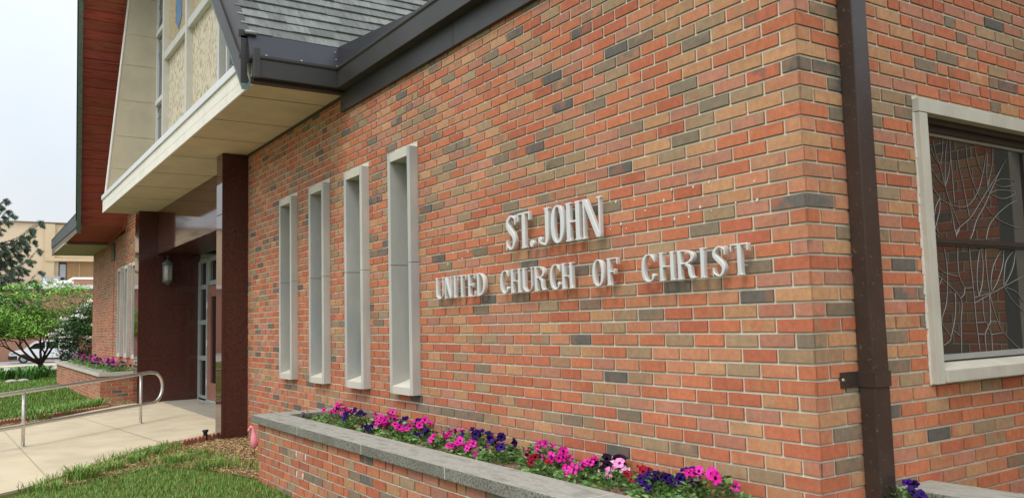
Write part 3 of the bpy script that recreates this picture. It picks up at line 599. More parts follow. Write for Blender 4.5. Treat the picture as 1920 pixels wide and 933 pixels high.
def smooth_path(P, n=6):
    o = []
    for i in range(len(P) - 1):
        p0, p1, p2, p3 = P[max(i - 1, 0)], P[i], P[i + 1], P[min(i + 2, len(P) - 1)]
        for t in [j / n for j in range(n)]:
            o.append(tuple(.5 * ((2 * p1[k]) + (-p0[k] + p2[k]) * t + (2 * p0[k] - 5 * p1[k] + 4 * p2[k] - p3[k]) * t * t + (-p0[k] + 3 * p1[k] - 3 * p2[k] + p3[k]) * t ** 3) for k in range(3)))
    return o + [P[-1]]
def glyph(ch, w, h):
    s = h * .152; t = h * .045; e = h * .035          # stem, thin stroke, serif overhang
    cell = h / 84; X, Y = np.meshgrid(np.arange(-.06 * h, w + .06 * h, cell), np.arange(-.06 * h, h * 1.06, cell))
    U = lambda *a: np.minimum.reduce(a)
    B = lambda x0, x1, y0, y1: sd_box(X, Y, x0, x1, y0, y1)
    def stem(x, top=True, bot=True, ss=None):
        q = ss or s; L_ = [B(x, x + q, 0, h)]
        if top: L_.append(B(x - e, x + q + e, h - t, h))
        if bot: L_.append(B(x - e, x + q + e, 0, t))
        return U(*L_)
    if ch == 'I': d = stem((w - s) / 2)
    elif ch == 'T': d = U(stem((w - s) / 2, top=False), B(0, w, h - t * 1.15, h), B(0, t * 1.1, h * .76, h), B(w - t * 1.1, w, h * .76, h))
    elif ch == 'H': d = U(stem(e), stem(w - s - e), B(e, w - e, h * .5 - t / 2, h * .5 + t / 2))
    elif ch == 'N':
        d = U(B(e, e + t * 1.2, 0, h), B(w - e - t * 1.2, w - e, 0, h), B(0, s * .9, h - t, h), B(w - s * .8 - e, w, h - t, h), B(0, s * .8, 0, t))
        x0, x1 = e * .5, w - e - s * 1.05; k = (x1 - x0) / h; xl = x0 + (h - Y) * k; c = 1 / math.hypot(1, k)
        d = U(d, np.maximum(np.maximum((xl - X) * c, (X - xl - s * 1.05) * c), np.maximum(-Y, Y - h)))
    elif ch == 'O': d = np.maximum(sd_ell(X, Y, w / 2, h / 2, w / 2, h / 2, 2.35), -sd_ell(X, Y, w / 2, h / 2, w / 2 - s, h / 2 - t, 2.2))
    elif ch == 'D':
        o = np.maximum(np.maximum(sd_ell(X, Y, s * .6, h / 2, w - s * .6, h / 2, 2.5), -sd_ell(X, Y, s * .8, h / 2, w - s * 1.8, h / 2 - t, 2.3)), e + s * .5 - X); d = U(stem(e), o)
    elif ch == 'C':
        o = np.maximum(sd_ell(X, Y, w * .52, h / 2, w * .52, h / 2, 2.35), -sd_ell(X, Y, w * .56, h / 2, w * .56 - s, h / 2 - t, 2.2))
        cut = B(w * .62, w * 1.3, h * .24, h * .78); o = np.maximum(o, -cut)
        d = U(o, B(w - t * 1.3, w, h * .70, h * .98), sd_ell(X, Y, w - s * .62, h * .22, s * .5, s * .5))
    elif ch == 'U':
        o = np.maximum(np.maximum(sd_ell(X, Y, w / 2, h * .26, w / 2 - e, h * .26, 2.2), -sd_ell(X, Y, (w + s - t * 1.2) / 2, h * .26, (w - s - t * 1.2) / 2 - e, h * .26 - t, 2.1)), Y - h * .26)
        d = U(o, B(e, e + s, h * .25, h), B(w - e - t * 1.2, w - e, h * .25, h), B(0, s + 2 * e, h - t, h), B(w - s - e * .5, w, h - t, h))
    elif ch == 'J':
        x = w - s - e; path = smooth_path([(x + s / 2, h * .3, s / 2), (x + s / 2 - .002, h * .15, s * .44), (x + s * .05, h * .045, s * .3), (x - s * .5, h * .035, s * .17), (s * .62, h * .09, s * .17)])
        d = U(B(x, x + s, h * .28, h), B(x - e * 1.4, x + s + e, h - t, h), sd_path(X, Y, path), sd_ell(X, Y, s * .55, h * .17, s * .52, s * .52))
    elif ch in 'EF':
        d = U(stem(e), B(e, w, h - t, h), B(w - t * 1.1, w, h * .76, h), B(e, w * .74, h * .5 - t / 2, h * .5 + t / 2), B(w * .74 - t, w * .74, h * .4, h * .6))
        if ch == 'E': d = U(d, B(e, w, 0, t), B(w - t * 1.1, w, 0, h * .24))
    elif ch == 'R':
        cy = h * .755; ry = h * .245
        o = np.maximum(np.maximum(sd_ell(X, Y, s * .8, cy, w * .93 - s * .8, ry, 2.4), -sd_ell(X, Y, s, cy, w * .93 - s * 1.95, ry - t, 2.2)), e + s * .5 - X)
        leg = smooth_path([(w * .5, h * .5, s * .3), (w * .66, h * .42, s * .42), (w * .70, h * .2, s * .45), (w * .78, h * .06, s * .32), (w * .97, h * .05, t * .5)])
        d = U(stem(e), o, sd_path(X, Y, leg))
    elif ch == 'S':
        m_ = s * .13
        P = [(w * .90, h * .72, m_), (w * .84, h * .88, m_), (w * .52, h * .965, s * .2), (w * .22, h * .86, s * .36), (w * .19, h * .70, s * .46), (w * .44, h * .55, s * .5), (w * .70, h * .41, s * .5), (w * .80, h * .26, s * .44), (w * .68, h * .09, s * .3), (w * .44, h * .03, s * .17), (w * .17, h * .12, m_), (w * .08, h * .28, m_)]
        d = U(sd_path(X, Y, smooth_path(P)), B(w * .87, w * .87 + t, h * .70, h * .98), B(w * .05, w * .05 + t, h * .02, h * .30))
    elif ch == '.': d = sd_ell(X, Y, w / 2, w / 2, w / 2, w / 2)
    return X, Y, d, cell
def contours(X, Y, d):
    """marching squares -> closed loops"""
    ny, nx = d.shape; d = np.where(np.abs(d) < 1e-7, 1e-7, d); seg = {}
    def pt(a, b):
        (i0, j0), (i1, j1) = a, b; f = d[i0, j0] / (d[i0, j0] - d[i1, j1]); return (X[i0, j0] + (X[i1, j1] - X[i0, j0]) * f, Y[i0, j0] + (Y[i1, j1] - Y[i0, j0]) * f)
    P = {}
    inside = d < 0
    for i in range(ny - 1):
        row = inside[i, :-1].astype(int) + inside[i, 1:] + inside[i + 1, :-1] + inside[i + 1, 1:]
        for j in np.nonzero((row > 0) & (row < 4))[0]:
            cs = [(i, j), (i, j + 1), (i + 1, j + 1), (i + 1, j)]; ed = []
            for k in range(4):
                a, b = cs[k], cs[(k + 1) % 4]
                if inside[a] != inside[b]:
                    key = (min(a, b), max(a, b)); P[key] = pt(*key); ed.append((key, inside[a]))
            if len(ed) == 2:
                a, b = (ed[0][0], ed[1][0]) if ed[0][1] else (ed[1][0], ed[0][0]); seg[a] = b
            else:
                for k in range(4):
                    if ed[k][1]: seg[ed[k][0]] = ed[(k + 1) % 4][0]
    loops = []
    while seg:
        s0 = next(iter(seg)); lp = [P[s0]]; c = seg.pop(s0)
        while c != s0 and c in seg: lp.append(P[c]); c = seg.pop(c)
        if len(lp) > 5: loops.append(lp)
    return loops
def simplify(lp, eps):
    n = len(lp); keep = []
    for i in range(n):
        a = keep[-1] if keep else lp[-1]; b = lp[i]; c = lp[(i + 1) % n]
        ar = abs((b[0] - a[0]) * (c[1] - a[1]) - (c[0] - a[0]) * (b[1] - a[1])); l_ = math.hypot(c[0] - a[0], c[1] - a[1]) + 1e-9
        if ar / l_ > eps or math.hypot(b[0] - a[0], b[1] - a[1]) > .02: keep.append(b)
    return keep
def letter(ch, x0, x1, zb, zt, label):
    w, h = x1 - x0, zt - zb
    if ch == '.': h2 = w; X, Y, d, c = glyph(ch, w, .2)
    else: X, Y, d, c = glyph(ch, w, h)
    cu = bpy.data.curves.new('tmp', 'CURVE'); cu.dimensions = '2D'; cu.fill_mode = 'BOTH'; cu.extrude = .011; cu.bevel_depth = .0022; cu.bevel_resolution = 1; cu.offset = -.0018
    for lp in contours(X, Y, d):
        lp = simplify(lp, c * .06); sp = cu.splines.new('POLY'); sp.points.add(len(lp) - 1); sp.points.foreach_set('co', [q for x, y in lp for q in (x, y, 0, 1)]); sp.use_cyclic_u = True
    to = bpy.data.objects.new('tmp', cu); me = bpy.data.meshes.new_from_object(to); me.name = 'letter'; bpy.data.objects.remove(to)
    me.transform(Matrix.Translation((x0, -.042, zb)) @ Matrix.Rotation(R(90), 4, 'X') @ Matrix.Translation((0, 0, 0)))
    me.materials.clear(); me.materials.append(MATS['letter_metal'])
    # mounting studs join the same casting
    bm = bmesh.new(); bm.from_mesh(me)
    o_in = [(float(X.ravel()[k]), float(Y.ravel()[k])) for k in np.argsort(d.ravel())[:1]]
    for px, py in o_in:
        bmesh.ops.create_cone(bm, cap_ends=True, segments=8, radius1=.004, radius2=.004, depth=.036, matrix=Matrix.Translation((x0 + px, -.018, zb + py)) @ Matrix.Rotation(R(90), 4, 'X'))
    bm.to_mesh(me); bm.free()
    root = bpy.data.objects.new('sign_letter' if ch != '.' else 'sign_full_stop', me); col.objects.link(root)
    return tag(root, label, 'letter' if ch != '.' else 'full stop', 'raised metal letters of the church sign')
ordn = ['first', 'second', 'third', 'fourth', 'fifth', 'sixth']
for word, ex_, zb, zt, nm in (
    ('ST.', [(-2.314, -2.188), (-2.172, -2.035), (-2.036, -1.992)], -.876, -.647, 'ST. above the wording UNITED CHURCH'),
    ('JOHN', [(-1.945, -1.822), (-1.806, -1.673), (-1.655, -1.515), (-1.497, -1.325)], -.878, -.648, 'JOHN in the large upper line'),
    ('UNITED', [(-3.301, -3.180), (-3.162, -3.056), (-3.043, -2.975), (-2.967, -2.850), (-2.822, -2.722), (-2.700, -2.590)], -1.158, -1.0, 'UNITED at the left of the lower line'),
    ('CHURCH', [(-2.393, -2.291), (-2.268, -2.152), (-2.133, -2.016), (-1.998, -1.878), (-1.831, -1.727), (-1.712, -1.604)], -1.156, -1.002, 'CHURCH in the lower line'),
    ('OF', [(-1.419, -1.318), (-1.291, -1.201)], -1.155, -1.005, 'OF in the lower line'),
    ('CHRIST', [(-1.007, -.905), (-.874, -.764), (-.744, -.620), (-.601, -.545), (-.512, -.421), (-.395, -.290)], -1.154, -1.008, 'CHRIST at the right of the lower line')):
    for i, (c, (a, b)) in enumerate(zip(word, ex_)):
        if c == '.': letter(c, a, b, zb, zt, 'round silver metal full stop after ST, before the J of JOHN'); continue
        letter(c, a, b, zb, zt, 'silver metal letter %s, %s letter of %s' % (c, ordn[i], nm))

# ------------------------------------------------------------------ planters
def stone_caps(parent, segs, edge='cap_edge'):
    for s_ in segs:
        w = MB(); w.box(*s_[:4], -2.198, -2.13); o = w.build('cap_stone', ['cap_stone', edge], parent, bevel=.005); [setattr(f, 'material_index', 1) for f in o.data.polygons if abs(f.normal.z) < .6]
pl = empty('brick_planter', (-2, -.76, -2.7), 'long low brick planter with grey stone cap below the sign letters', 'planter')
ZP = -2.198 - 7 * C
def shift(k0): return -2.198 + k0 * C
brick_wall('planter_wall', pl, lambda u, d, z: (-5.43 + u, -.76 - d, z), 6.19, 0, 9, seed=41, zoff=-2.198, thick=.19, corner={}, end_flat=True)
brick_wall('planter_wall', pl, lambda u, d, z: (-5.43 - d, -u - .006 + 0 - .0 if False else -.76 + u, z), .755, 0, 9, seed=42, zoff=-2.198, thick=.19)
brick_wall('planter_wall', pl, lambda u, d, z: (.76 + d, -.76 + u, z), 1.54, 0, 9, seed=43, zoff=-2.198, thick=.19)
xs_ = [-5.56, -4.30, -3.02, -1.86, -.72, .42]
segs = [(xs_[i] + .003, xs_[i + 1] - .003, -.79, -.525) for i in range(5)] + [(.4225, .79, -.79, -.525), (-5.56, -5.30, -.522, -.004), (.52, .79, -.522, .52), (.003, .79, .523, .79)]
stone_caps(pl, segs)
for x in xs_[1:5]: boxobj('cap_joint', 'cap_joint', pl, x - .0035, x + .0035, -.7885, -.527, -.2195 * 10 - .001, -2.1315)
w = MB(); g = random.Random(2); nx_, ny_ = 150, 14
def soil(x0, x1, y0, y1, nx_, ny_, z):
    vs = [(x0 + (x1 - x0) * i / nx_, y0 + (y1 - y0) * j / ny_, z + g.uniform(-.008, .01)) for i in range(nx_ + 1) for j in range(ny_ + 1)]
    w.add(vs, [(i * (ny_ + 1) + j, (i + 1) * (ny_ + 1) + j, (i + 1) * (ny_ + 1) + j + 1, i * (ny_ + 1) + j + 1) for i in range(nx_) for j in range(ny_)])
soil(-5.3, .52, -.56, -.006, 220, 20, -2.195); soil(.004, .53, -.53, .53, 20, 40, -2.195)
tag(w.build('soil', 'soil', pl), kind='stuff')
for w in CHALK: w.build('chalky_mark', 'caulk', pl, fix=True)
pl2 = empty('brick_planter', (-20, -.76, -2.7), 'distant low brick planter left of the entrance beyond the handrail', 'planter')
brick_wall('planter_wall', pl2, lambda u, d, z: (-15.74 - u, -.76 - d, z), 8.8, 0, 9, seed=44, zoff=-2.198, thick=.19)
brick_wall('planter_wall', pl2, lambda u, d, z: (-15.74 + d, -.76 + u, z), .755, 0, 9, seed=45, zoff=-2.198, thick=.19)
stone_caps(pl2, [(-24.6 + .003, -20.2, -.80, -.53), (-20.197, -15.70, -.80, -.53), (-15.95, -15.70, -.527, -.004), (-24.6, -24.35, -.527, .6)], 'limestone_warm')
w = MB(); soil(-24.3, -15.95, -.54, -.006, 100, 6, -2.19); tag(w.build('soil', 'soil', pl2), kind='stuff')

# ------------------------------------------------------------------ foliage primitives
def leaf_quad(w, p, d, n, L_, wd, c, curl=.15):
    """pointed leaf: 4-vert kite folded a little"""
    s = d.cross(n).normalized(); a = p; m_ = p + d * L_ * .45 - n * L_ * curl * .2; t = p + d * L_ - n * L_ * curl
    w.add([a, m_ + s * wd / 2 + n * wd * .12, t, m_ - s * wd / 2 + n * wd * .12], [(0, 1, 2), (0, 2, 3)], 0, c)
def rv(g):
    while True:
        v = Vector((g.uniform(-1, 1), g.uniform(-1, 1), g.uniform(-1, 1)))
        if .05 < v.length < 1: return v.normalized()
GR = [s2l((92, 132, 62)), s2l((116, 156, 78)), s2l((76, 112, 58)), s2l((136, 168, 98)), s2l((100, 138, 86))]
PC = {'m': [s2l((214, 40, 158)), s2l((226, 60, 170)), s2l((200, 34, 140))], 'u': [s2l((58, 24, 112)), s2l((44, 18, 84)), s2l((74, 34, 132))], 'r': [s2l((150, 22, 48)), s2l((128, 16, 40))],
      'k': [s2l((40, 16, 44)), s2l((30, 12, 36))], 'p': [s2l((234, 150, 200)), s2l((240, 190, 218))]}
def blossom_mesh(cset, g, rad):
    w = MB(); n = 20; c = g.choice(PC[cset]); thr = tuple(x * .35 for x in c)
    rim = []; mid = []
    for i in range(n):
        a = 2 * math.pi * i / n; r = rad * (1 - .13 * abs(math.cos(2.5 * a)) ** 3 + g.uniform(-.03, .03)); rim.append((r * math.cos(a), r * math.sin(a), g.uniform(-.16, .16) * rad + .14 * rad * math.cos(5 * a)))
        mid.append((rad * .30 * math.cos(a), rad * .30 * math.sin(a), -.12 * rad))
    base = (0, 0, -rad * 1.1)
    vs = rim + mid + [base]
    w.add(vs[:2 * n], [(i, (i + 1) % n, n + (i + 1) % n, n + i) for i in range(n)], 0, c)
    for i in range(0, n, 2): w.c[i] = tuple(min(1, x * 1.12) for x in c)
    w.add(mid + [base], [(i, (i + 1) % n, n) for i in range(n)], 0, thr)
    return w.mesh('blossom', 'petal', tint=True)
BL = {k: [blossom_mesh(k, random.Random(i * 7 + ord(k)), .030 if k != 'p' else .03) for i in range(4)] for k in PC}
def petunia(x, y, z, cset, size, label, seed, nb=None, group='petunias planted in the brick planter', far=False):
    g = random.Random(seed); root = empty('petunia_plant', (x, y, z), label, 'flower', group)
    size *= 1.35 if not far else 1; w = MB(); Rr = .098 * size; H = .08 * size
    nl = 190 if not far else 60
    for i in range(int(nl * size)):
        a = g.uniform(0, 6.283); r = Rr * 1.18 * g.random() ** .6; hh = H * g.random() * max(.12, 1 - (r / Rr) ** 2 * .65)
        p = Vector((x + r * math.cos(a), y + r * math.sin(a), z + hh)); d = Vector((math.cos(a), math.sin(a), g.uniform(-.1, .9))).normalized()
        d = (d + rv(g) * .5).normalized(); n = d.orthogonal().normalized(); n = n if n.z > 0 else -n
        k = g.uniform(.6, 1.25); c = tuple(q * k for q in g.choice(GR)); leaf_quad(w, p, d, n, g.uniform(.025, .045) * (1.6 if far else 1), g.uniform(.014, .022) * (1.6 if far else 1), c)
    for i in range(5):
        a = g.uniform(0, 6.283); w.tube([(x, y, z - .01), (x + math.cos(a) * Rr * .5, y + math.sin(a) * Rr * .5, z + H * .6)], .002, 4, 0, GR[2])
    w.build('foliage', 'leaf', root, tint=True)
    if cset == 'g': return root
    for i in range(nb if nb is not None else int(g.uniform(6.5, 10.5) * size)):
        a = g.uniform(0, 6.283); r = Rr * .95 * math.sqrt(g.random()); hh = H * (1.05 + g.uniform(-.25, .35)) * (1 - .45 * (r / Rr) ** 2)
        d = Vector((math.cos(a) * r / Rr + .35, math.sin(a) * r / Rr - .75, .8)) + rv(g) * .75; d.normalize()
        o = bpy.data.objects.new('blossom', g.choice(BL[cset])); col.objects.link(o); o.parent = root
        o.matrix_basis = Matrix.Translation((r * math.cos(a), r * math.sin(a) , hh)) @ d.to_track_quat('Z', 'Y').to_matrix().to_4x4() @ Matrix.Diagonal((g.uniform(.8, 1.15), g.uniform(.55, 1.15), g.uniform(.8, 1.5), 1))
    return root
PET = [(-5.348, -0.362, 'u', 0.5), (-4.829, -0.243, 'm', 1.1), (-4.6, -0.174, 'u', 0.9), (-4.066, -0.18, 'm', 0.8), (-4.132, 0.042, 'm', 1), (-3.513, -0.309, 'm', 0.9), (-3.658, -0.035, 'u', 0.9), (-3.518, 0.11, 'm', 0.9), (-2.901, -0.268, 'm', 0.6), (-2.96, -0.039, 'm', 0.8), (-2.513, -0.32, 'm', 0.8), (-2.688, -0.04, 'u', 1.1), (-2.108, -0.297, 'u', 1.1), (-2.294, -0.326, 'm', 0.7), (-2.053, -0.119, 'g', 0.9), (-1.855, -0.072, 'm', 1), (-1.673, -0.293, 'r', 0.6), (-1.742, 0.054, 'm', 0.7), (-1.325, -0.233, 'm', 0.9), (-1.196, -0.131, 'p', 0.7), (-1.275, 0.012, 'k', 0.9), (-0.991, -0.069, 'r', 0.7), (-0.743, -0.145, 'u', 1), (-0.531, 0.104, 'm', 1.1), (-1.087, -0.266, 'g', 0.8), (-0.76, -0.241, 'u', 0.8)]
NMC = {'m': 'magenta', 'u': 'deep purple', 'r': 'crimson', 'k': 'almost black', 'p': 'pale pink', 'g': 'flowerless green'}
PLAB = ['tiny purple petunia at the far end of the planter, nearest its end cap', 'large magenta petunia below the farthest slit window', 'purple petunia just right of the large far magenta one', 'magenta petunia below the third slit window on the front side of the bed',
 'magenta petunia against the wall below the nearest slit window', 'low magenta petunia at the stone cap below the nearest slit window', 'purple petunia between two magenta ones just right of the nearest slit window', 'magenta petunia against the wall below the word UNITED',
 'small magenta petunia beside the cap below the word UNITED', 'magenta petunia left of the tall purple clump by the wall', 'magenta petunia at the cap touching the purple clump', 'tall purple petunia at the wall in the middle of the bed',
 'dark purple petunia spilling at the cap right of the middle clump', 'magenta petunia wedged in front of the tall purple clump', 'leafy plant without flowers right of the purple clump', 'magenta petunia below the word CHURCH with crimson blooms beside it',
 'small crimson petunia at the cap below the word CHURCH', 'small magenta petunia at the wall right of the crimson one', 'magenta petunia at the cap below the word OF', 'pale pink petunia with white edges in the right part of the bed',
 'almost black petunia leaning on the brick wall', 'crimson petunia below the word CHRIST', 'violet petunia right of the crimson one near the planter corner', 'magenta petunia nearest the brick corner of the building', 'flowerless green plant beside the pale pink petunia', 'purple petunia at the cap in front of the violet one']
for i, (x, y, c, s_) in enumerate(PET):
    petunia(x, max(min(y, -.11), -.44), -2.19, c, s_, PLAB[i], 100 + i)
g = random.Random(77)
EXTRA = [(-5.05, -.30, 'g', 'low leafy seedling between the two farthest petunias of the bed'), (-4.35, -.36, 'g', 'low leafy seedling by the cap left of the third slit window'), (-3.95, -.34, 'u', 'small purple petunia at the cap below the third slit window'), (-3.25, -.20, 'u', 'small purple petunia right of the wall side magenta one under UNITED'),
    (-3.2, -.40, 'g', 'spindly low seedling at the cap below UNITED'), (-2.25, -.14, 'g', 'taller bright green weed at the wall right of the middle purple clump'), (-1.5, -.38, 'g', 'low green seedling at the cap below the word OF'), (-.60, -.36, 'g', 'low green seedling at the cap before the last magenta petunia')]
for i, (x, y, c, lb) in enumerate(EXTRA): petunia(x, y, -2.19, c, .55, lb, 700 + i)
petunia(.10, .40, -2.19, 'u', .8, 'purple petunia right of the downspout beside the wrapped planter end', 201)
lc = 'mumuummumumu'
for i, c in enumerate(lc):
    x = -23.6 + i * .68
    petunia(x, -.30 - .08 * (i % 2), -2.17, c, 2.6, '%s petunia clump, %s from the left in the planter beyond the handrail' % (NMC[c], ['first', 'second', 'third', 'fourth', 'fifth', 'sixth', 'seventh', 'eighth', 'ninth', 'tenth', 'eleventh', 'twelfth'][i]), 300 + i, nb=15, group='petunias in the far planter', far=True)

# ------------------------------------------------------------------ grass
def blades(name, n, sampler, hmin, hmax, wd, cols, seed, lean=.5, parent=None):
    r = np.random.RandomState(seed); x, y, z = sampler(r, n); n = len(x)
    a = r.uniform(0, 2 * np.pi, n); h = r.uniform(hmin, hmax, n); l_ = r.uniform(.1, 1, n) * lean * h; wv = wd * r.uniform(.7, 1.3, n)
    dx, dy = np.cos(a), np.sin(a); sx, sy = -dy * wv / 2, dx * wv / 2
    V = np.zeros((n, 5, 3)); V[:, 0] = np.stack([x - sx, y - sy, z - .005], 1); V[:, 1] = np.stack([x + sx, y + sy, z - .005], 1)
    V[:, 2] = np.stack([x + sx * .8 + dx * l_ * .35, y + sy * .8 + dy * l_ * .35, z + h * .6], 1); V[:, 3] = np.stack([x - sx * .8 + dx * l_ * .35, y - sy * .8 + dy * l_ * .35, z + h * .6], 1)
    V[:, 4] = np.stack([x + dx * l_, y + dy * l_, z + h * r.uniform(.85, 1, n)], 1)
    me = bpy.data.meshes.new(name); me.vertices.add(n * 5); me.vertices.foreach_set('co', V.ravel())
    k = np.arange(n)[:, None] * 5; li = np.concatenate([k + [0, 1, 2, 3], k + [3, 2, 4]], 1).ravel()
    me.loops.add(len(li)); me.loops.foreach_set('vertex_index', li); me.polygons.add(2 * n)
    ls = (np.arange(n)[:, None] * 7 + [0, 4]).ravel(); me.polygons.foreach_set('loop_start', ls); me.update(calc_edges=True)
    cs = np.array(cols)[r.randint(0, len(cols), n)] * r.uniform(.7, 1.25, (n, 1)); ca = np.concatenate([np.repeat(cs, 2, 0), np.ones((2 * n, 1))], 1).astype(np.float32)
    at = me.attributes.new('tint', 'FLOAT_COLOR', 'FACE'); at.data.foreach_set('color', ca.ravel()); me.materials.append(MATS['grass'])
    return link(name, me, parent)
def poly_in(px, py, P):
    ins = np.zeros(len(px), bool); n = len(P)
    for i in range(n):
        x0, y0 = P[i]; x1, y1 = P[(i + 1) % n]
        c = ((y0 > py) != (y1 > py)) & (px < (x1 - x0) * (py - y0) / (y1 - y0 + 1e-12) + x0); ins ^= c
    return ins
def polysampler(P, dens=None):
    P_ = np.array(P)
    def f(r, n):
        x = r.uniform(P_[:, 0].min(), P_[:, 0].max(), n); y = r.uniform(P_[:, 1].min(), P_[:, 1].max(), n); k = poly_in(x, y, P)
        if dens is not None: k &= r.uniform(0, 1, n) < dens(x, y)
        x, y = x[k], y[k]; z = np.array([ground_z(a, 0) - .012 for a in x]); return x, y, z
    return f
GC = [s2l((104, 148, 58)), s2l((120, 164, 70)), s2l((90, 134, 54)), s2l((140, 176, 92))]
DRY = [s2l((176, 152, 104)), s2l((160, 134, 88)), s2l((130, 128, 72))]
near = [(-3.0, -.78), (-5.45, -.78), (-6.2, -1.0), (-6.9, -1.4), (-7.2, -1.75), (-6.6, -2.12), (-6.1, -2.5), (-5.8, -2.9), (-4.8, -4.2), (-1.5, -4.2)]
tag(blades('lawn', 110000, polysampler(near), .02, .045, .0035, GC + GC + [DRY[0], DRY[2]], 1, .9), kind='stuff')
rough_ = [(-5.45, -.6), (-6.6, -.35), (-7.5, -.75), (-8.3, -1.0), (-8.1, -1.4), (-7.55, -1.85), (-6.85, -2.25), (-6.3, -2.6), (-6.2, -2.3), (-7.0, -1.5), (-6.2, -.95)]
def patch(x, y): return np.array([.12 + .9 * (noise.noise(Vector((a * 1.7, b * 1.7, 3.1))) > .02) for a, b in zip(x, y)])
tag(blades('long_grass', 6500, polysampler(rough_, patch), .05, .12, .006, GC[:3] + [DRY[2]], 2, 1.1), kind='stuff')
far = [(-12.6, -2.9), (-14.1, -1.45), (-14.9, -.8), (-15.7, -.8), (-24.6, -.8), (-24.6, 2), (-30, 4), (-30, -7), (-16, -7)]
tag(blades('lawn', 130000, polysampler(far), .03, .06, .010, GC + GC + [DRY[2]], 3, .8), kind='stuff')
tag(blades('lawn', 60000, polysampler([(-30, -8), (-52, -12), (-52, 8), (-30, 5)]), .07, .16, .035, GC, 4, .7), kind='stuff')
# mulch bed with chips
bedR = [(-5.46, -.75), (-5.46, -.01), (-8.5, -.01), (-8.5, -.34), (-8.72, -.36), (-8.45, -.9), (-8.15, -1.4), (-7.5, -1.85), (-6.9, -2.2), (-6.4, -2.5), (-6.3, -2.2), (-6.9, -1.3), (-6.2, -.95)]
w = MB(); w.add([(x, y, -2.704) for x, y in bedR] , [tuple(range(len(bedR)))]); tag(w.build('mulch_bed', 'mulch_base', fix=True), kind='structure')
bedL = [(-13.0, -1.85), (-13.6, -1.42), (-14.1, -1.0), (-14.4, -.34), (-15.74, -.02), (-15.9, -.8), (-15.0, -1.05), (-14.2, -1.6), (-13.3, -2.2), (-12.4, -3.0), (-12.15, -2.75)]
w = MB(); w.add([(x, y, -2.704) for x, y in bedL], [tuple(range(len(bedL)))]); tag(w.build('mulch_bed', 'mulch_base', fix=True), kind='structure')
def chips(P, n, seed):
    g = random.Random(seed); w = MB(); xs = [p[0] for p in P]; ys = [p[1] for p in P]; CC = [s2l((206, 180, 136)), s2l((180, 148, 104)), s2l((150, 118, 82)), s2l((220, 200, 160)), s2l((118, 92, 66))]
    k = 0
    while k < n:
        x, y = g.uniform(min(xs), max(xs)), g.uniform(min(ys), max(ys))
        if not poly_in(np.array([x]), np.array([y]), P)[0]: continue
        k += 1; a = g.uniform(0, 6.28); L_ = g.uniform(.012, .035); b = g.uniform(.004, .009); t = .003; tl = g.uniform(-.35, .35)
        ca, sa = math.cos(a), math.sin(a); vs = []
        for dz in (0, t):
            for i_, j_ in ((-1, -1), (1, -1), (1, 1), (-1, 1)): vs.append((x + ca * i_ * L_ / 2 - sa * j_ * b / 2, y + sa * i_ * L_ / 2 + ca * j_ * b / 2, -2.70 + g.uniform(0, .004) + dz + .006 + tl * i_ * L_ / 2))
        c = tuple(q * g.uniform(.8, 1.1) for q in g.choice(CC)); w.add(vs, [(4, 5, 6, 7), (0, 1, 5, 4), (1, 2, 6, 5), (2, 3, 7, 6), (3, 0, 4, 7)], 0, c)
    return tag(w.build('mulch_chips', 'chips', tint=True), kind='stuff')
chips(bedR, 7000, 5); chips(bedL, 2500, 6)
def clump(x, y, h, n, label, seed, cols, group, sp=.10, wd=.008, arch=1.0, gz=None):
    g = random.Random(seed); z0 = ground_z(x, y) - .01 if gz is None else gz; w = MB()
    for i in range(n):
        a = g.uniform(0, 6.283); r = sp * math.sqrt(g.random()); p = Vector((x + r * math.cos(a), y + r * math.sin(a), z0)); a2 = a + g.uniform(-.6, .6); out_ = Vector((math.cos(a2), math.sin(a2), 0)); H = h * g.uniform(.5, 1.05); Lr = H * g.uniform(.25, 1.0) * arch
        s = Vector((-out_.y, out_.x, 0)) * wd * g.uniform(.6, 1.2) / 2; q1 = p + out_ * Lr * .3 + Vector((0, 0, H * .65)); q2 = p + out_ * Lr * .7 + Vector((0, 0, H * .95)); q3 = p + out_ * Lr * 1.15 + Vector((0, 0, H * g.uniform(.6, .95)))
        c = tuple(v * g.uniform(.7, 1.25) for v in g.choice(cols)); w.add([p - s, p + s, q1 + s, q1 - s, q2 + s * .8, q2 - s * .8, q3], [(0, 1, 2, 3), (3, 2, 4, 5), (5, 4, 6)], 0, c)
    o = w.build('grass_clump', 'grass', tint=True); return tag(o, label, 'grass clump', group)
EG = 'grass clumps edging the walk'
for i, (x, y, h, n, lb) in enumerate([(-6.62, -2.05, .19, 420, 'largest arching grass clump at the front left edge of the lawn'), (-6.2, -2.38, .13, 140, 'low grass clump at the very front where lawn meets walk'), (-6.95, -1.78, .17, 260, 'grass clump right behind the largest one along the walk'),
    (-7.35, -1.5, .15, 220, 'grass clump midway along the walk edge'), (-7.75, -1.25, .15, 200, 'grass clump before the dry tuft near the mulch'), (-8.2, -.95, .13, 120, 'small dry yellowish tuft nearest the scalloped edging'),
    (-7.0, -1.15, .15, 260, 'dark green grass clump in the middle of the mulch bed'), (-6.4, -.95, .14, 220, 'grass clump at the foot of the planter corner'), (-7.4, -.85, .12, 150, 'small grass clump in front of the granite pillar')]):
    clump(x, y, h * .72, int(n * .6), lb, 500 + i, GC + ([DRY[0], DRY[1]] if i == 5 else [DRY[2]]), EG, sp=.14, wd=.008)
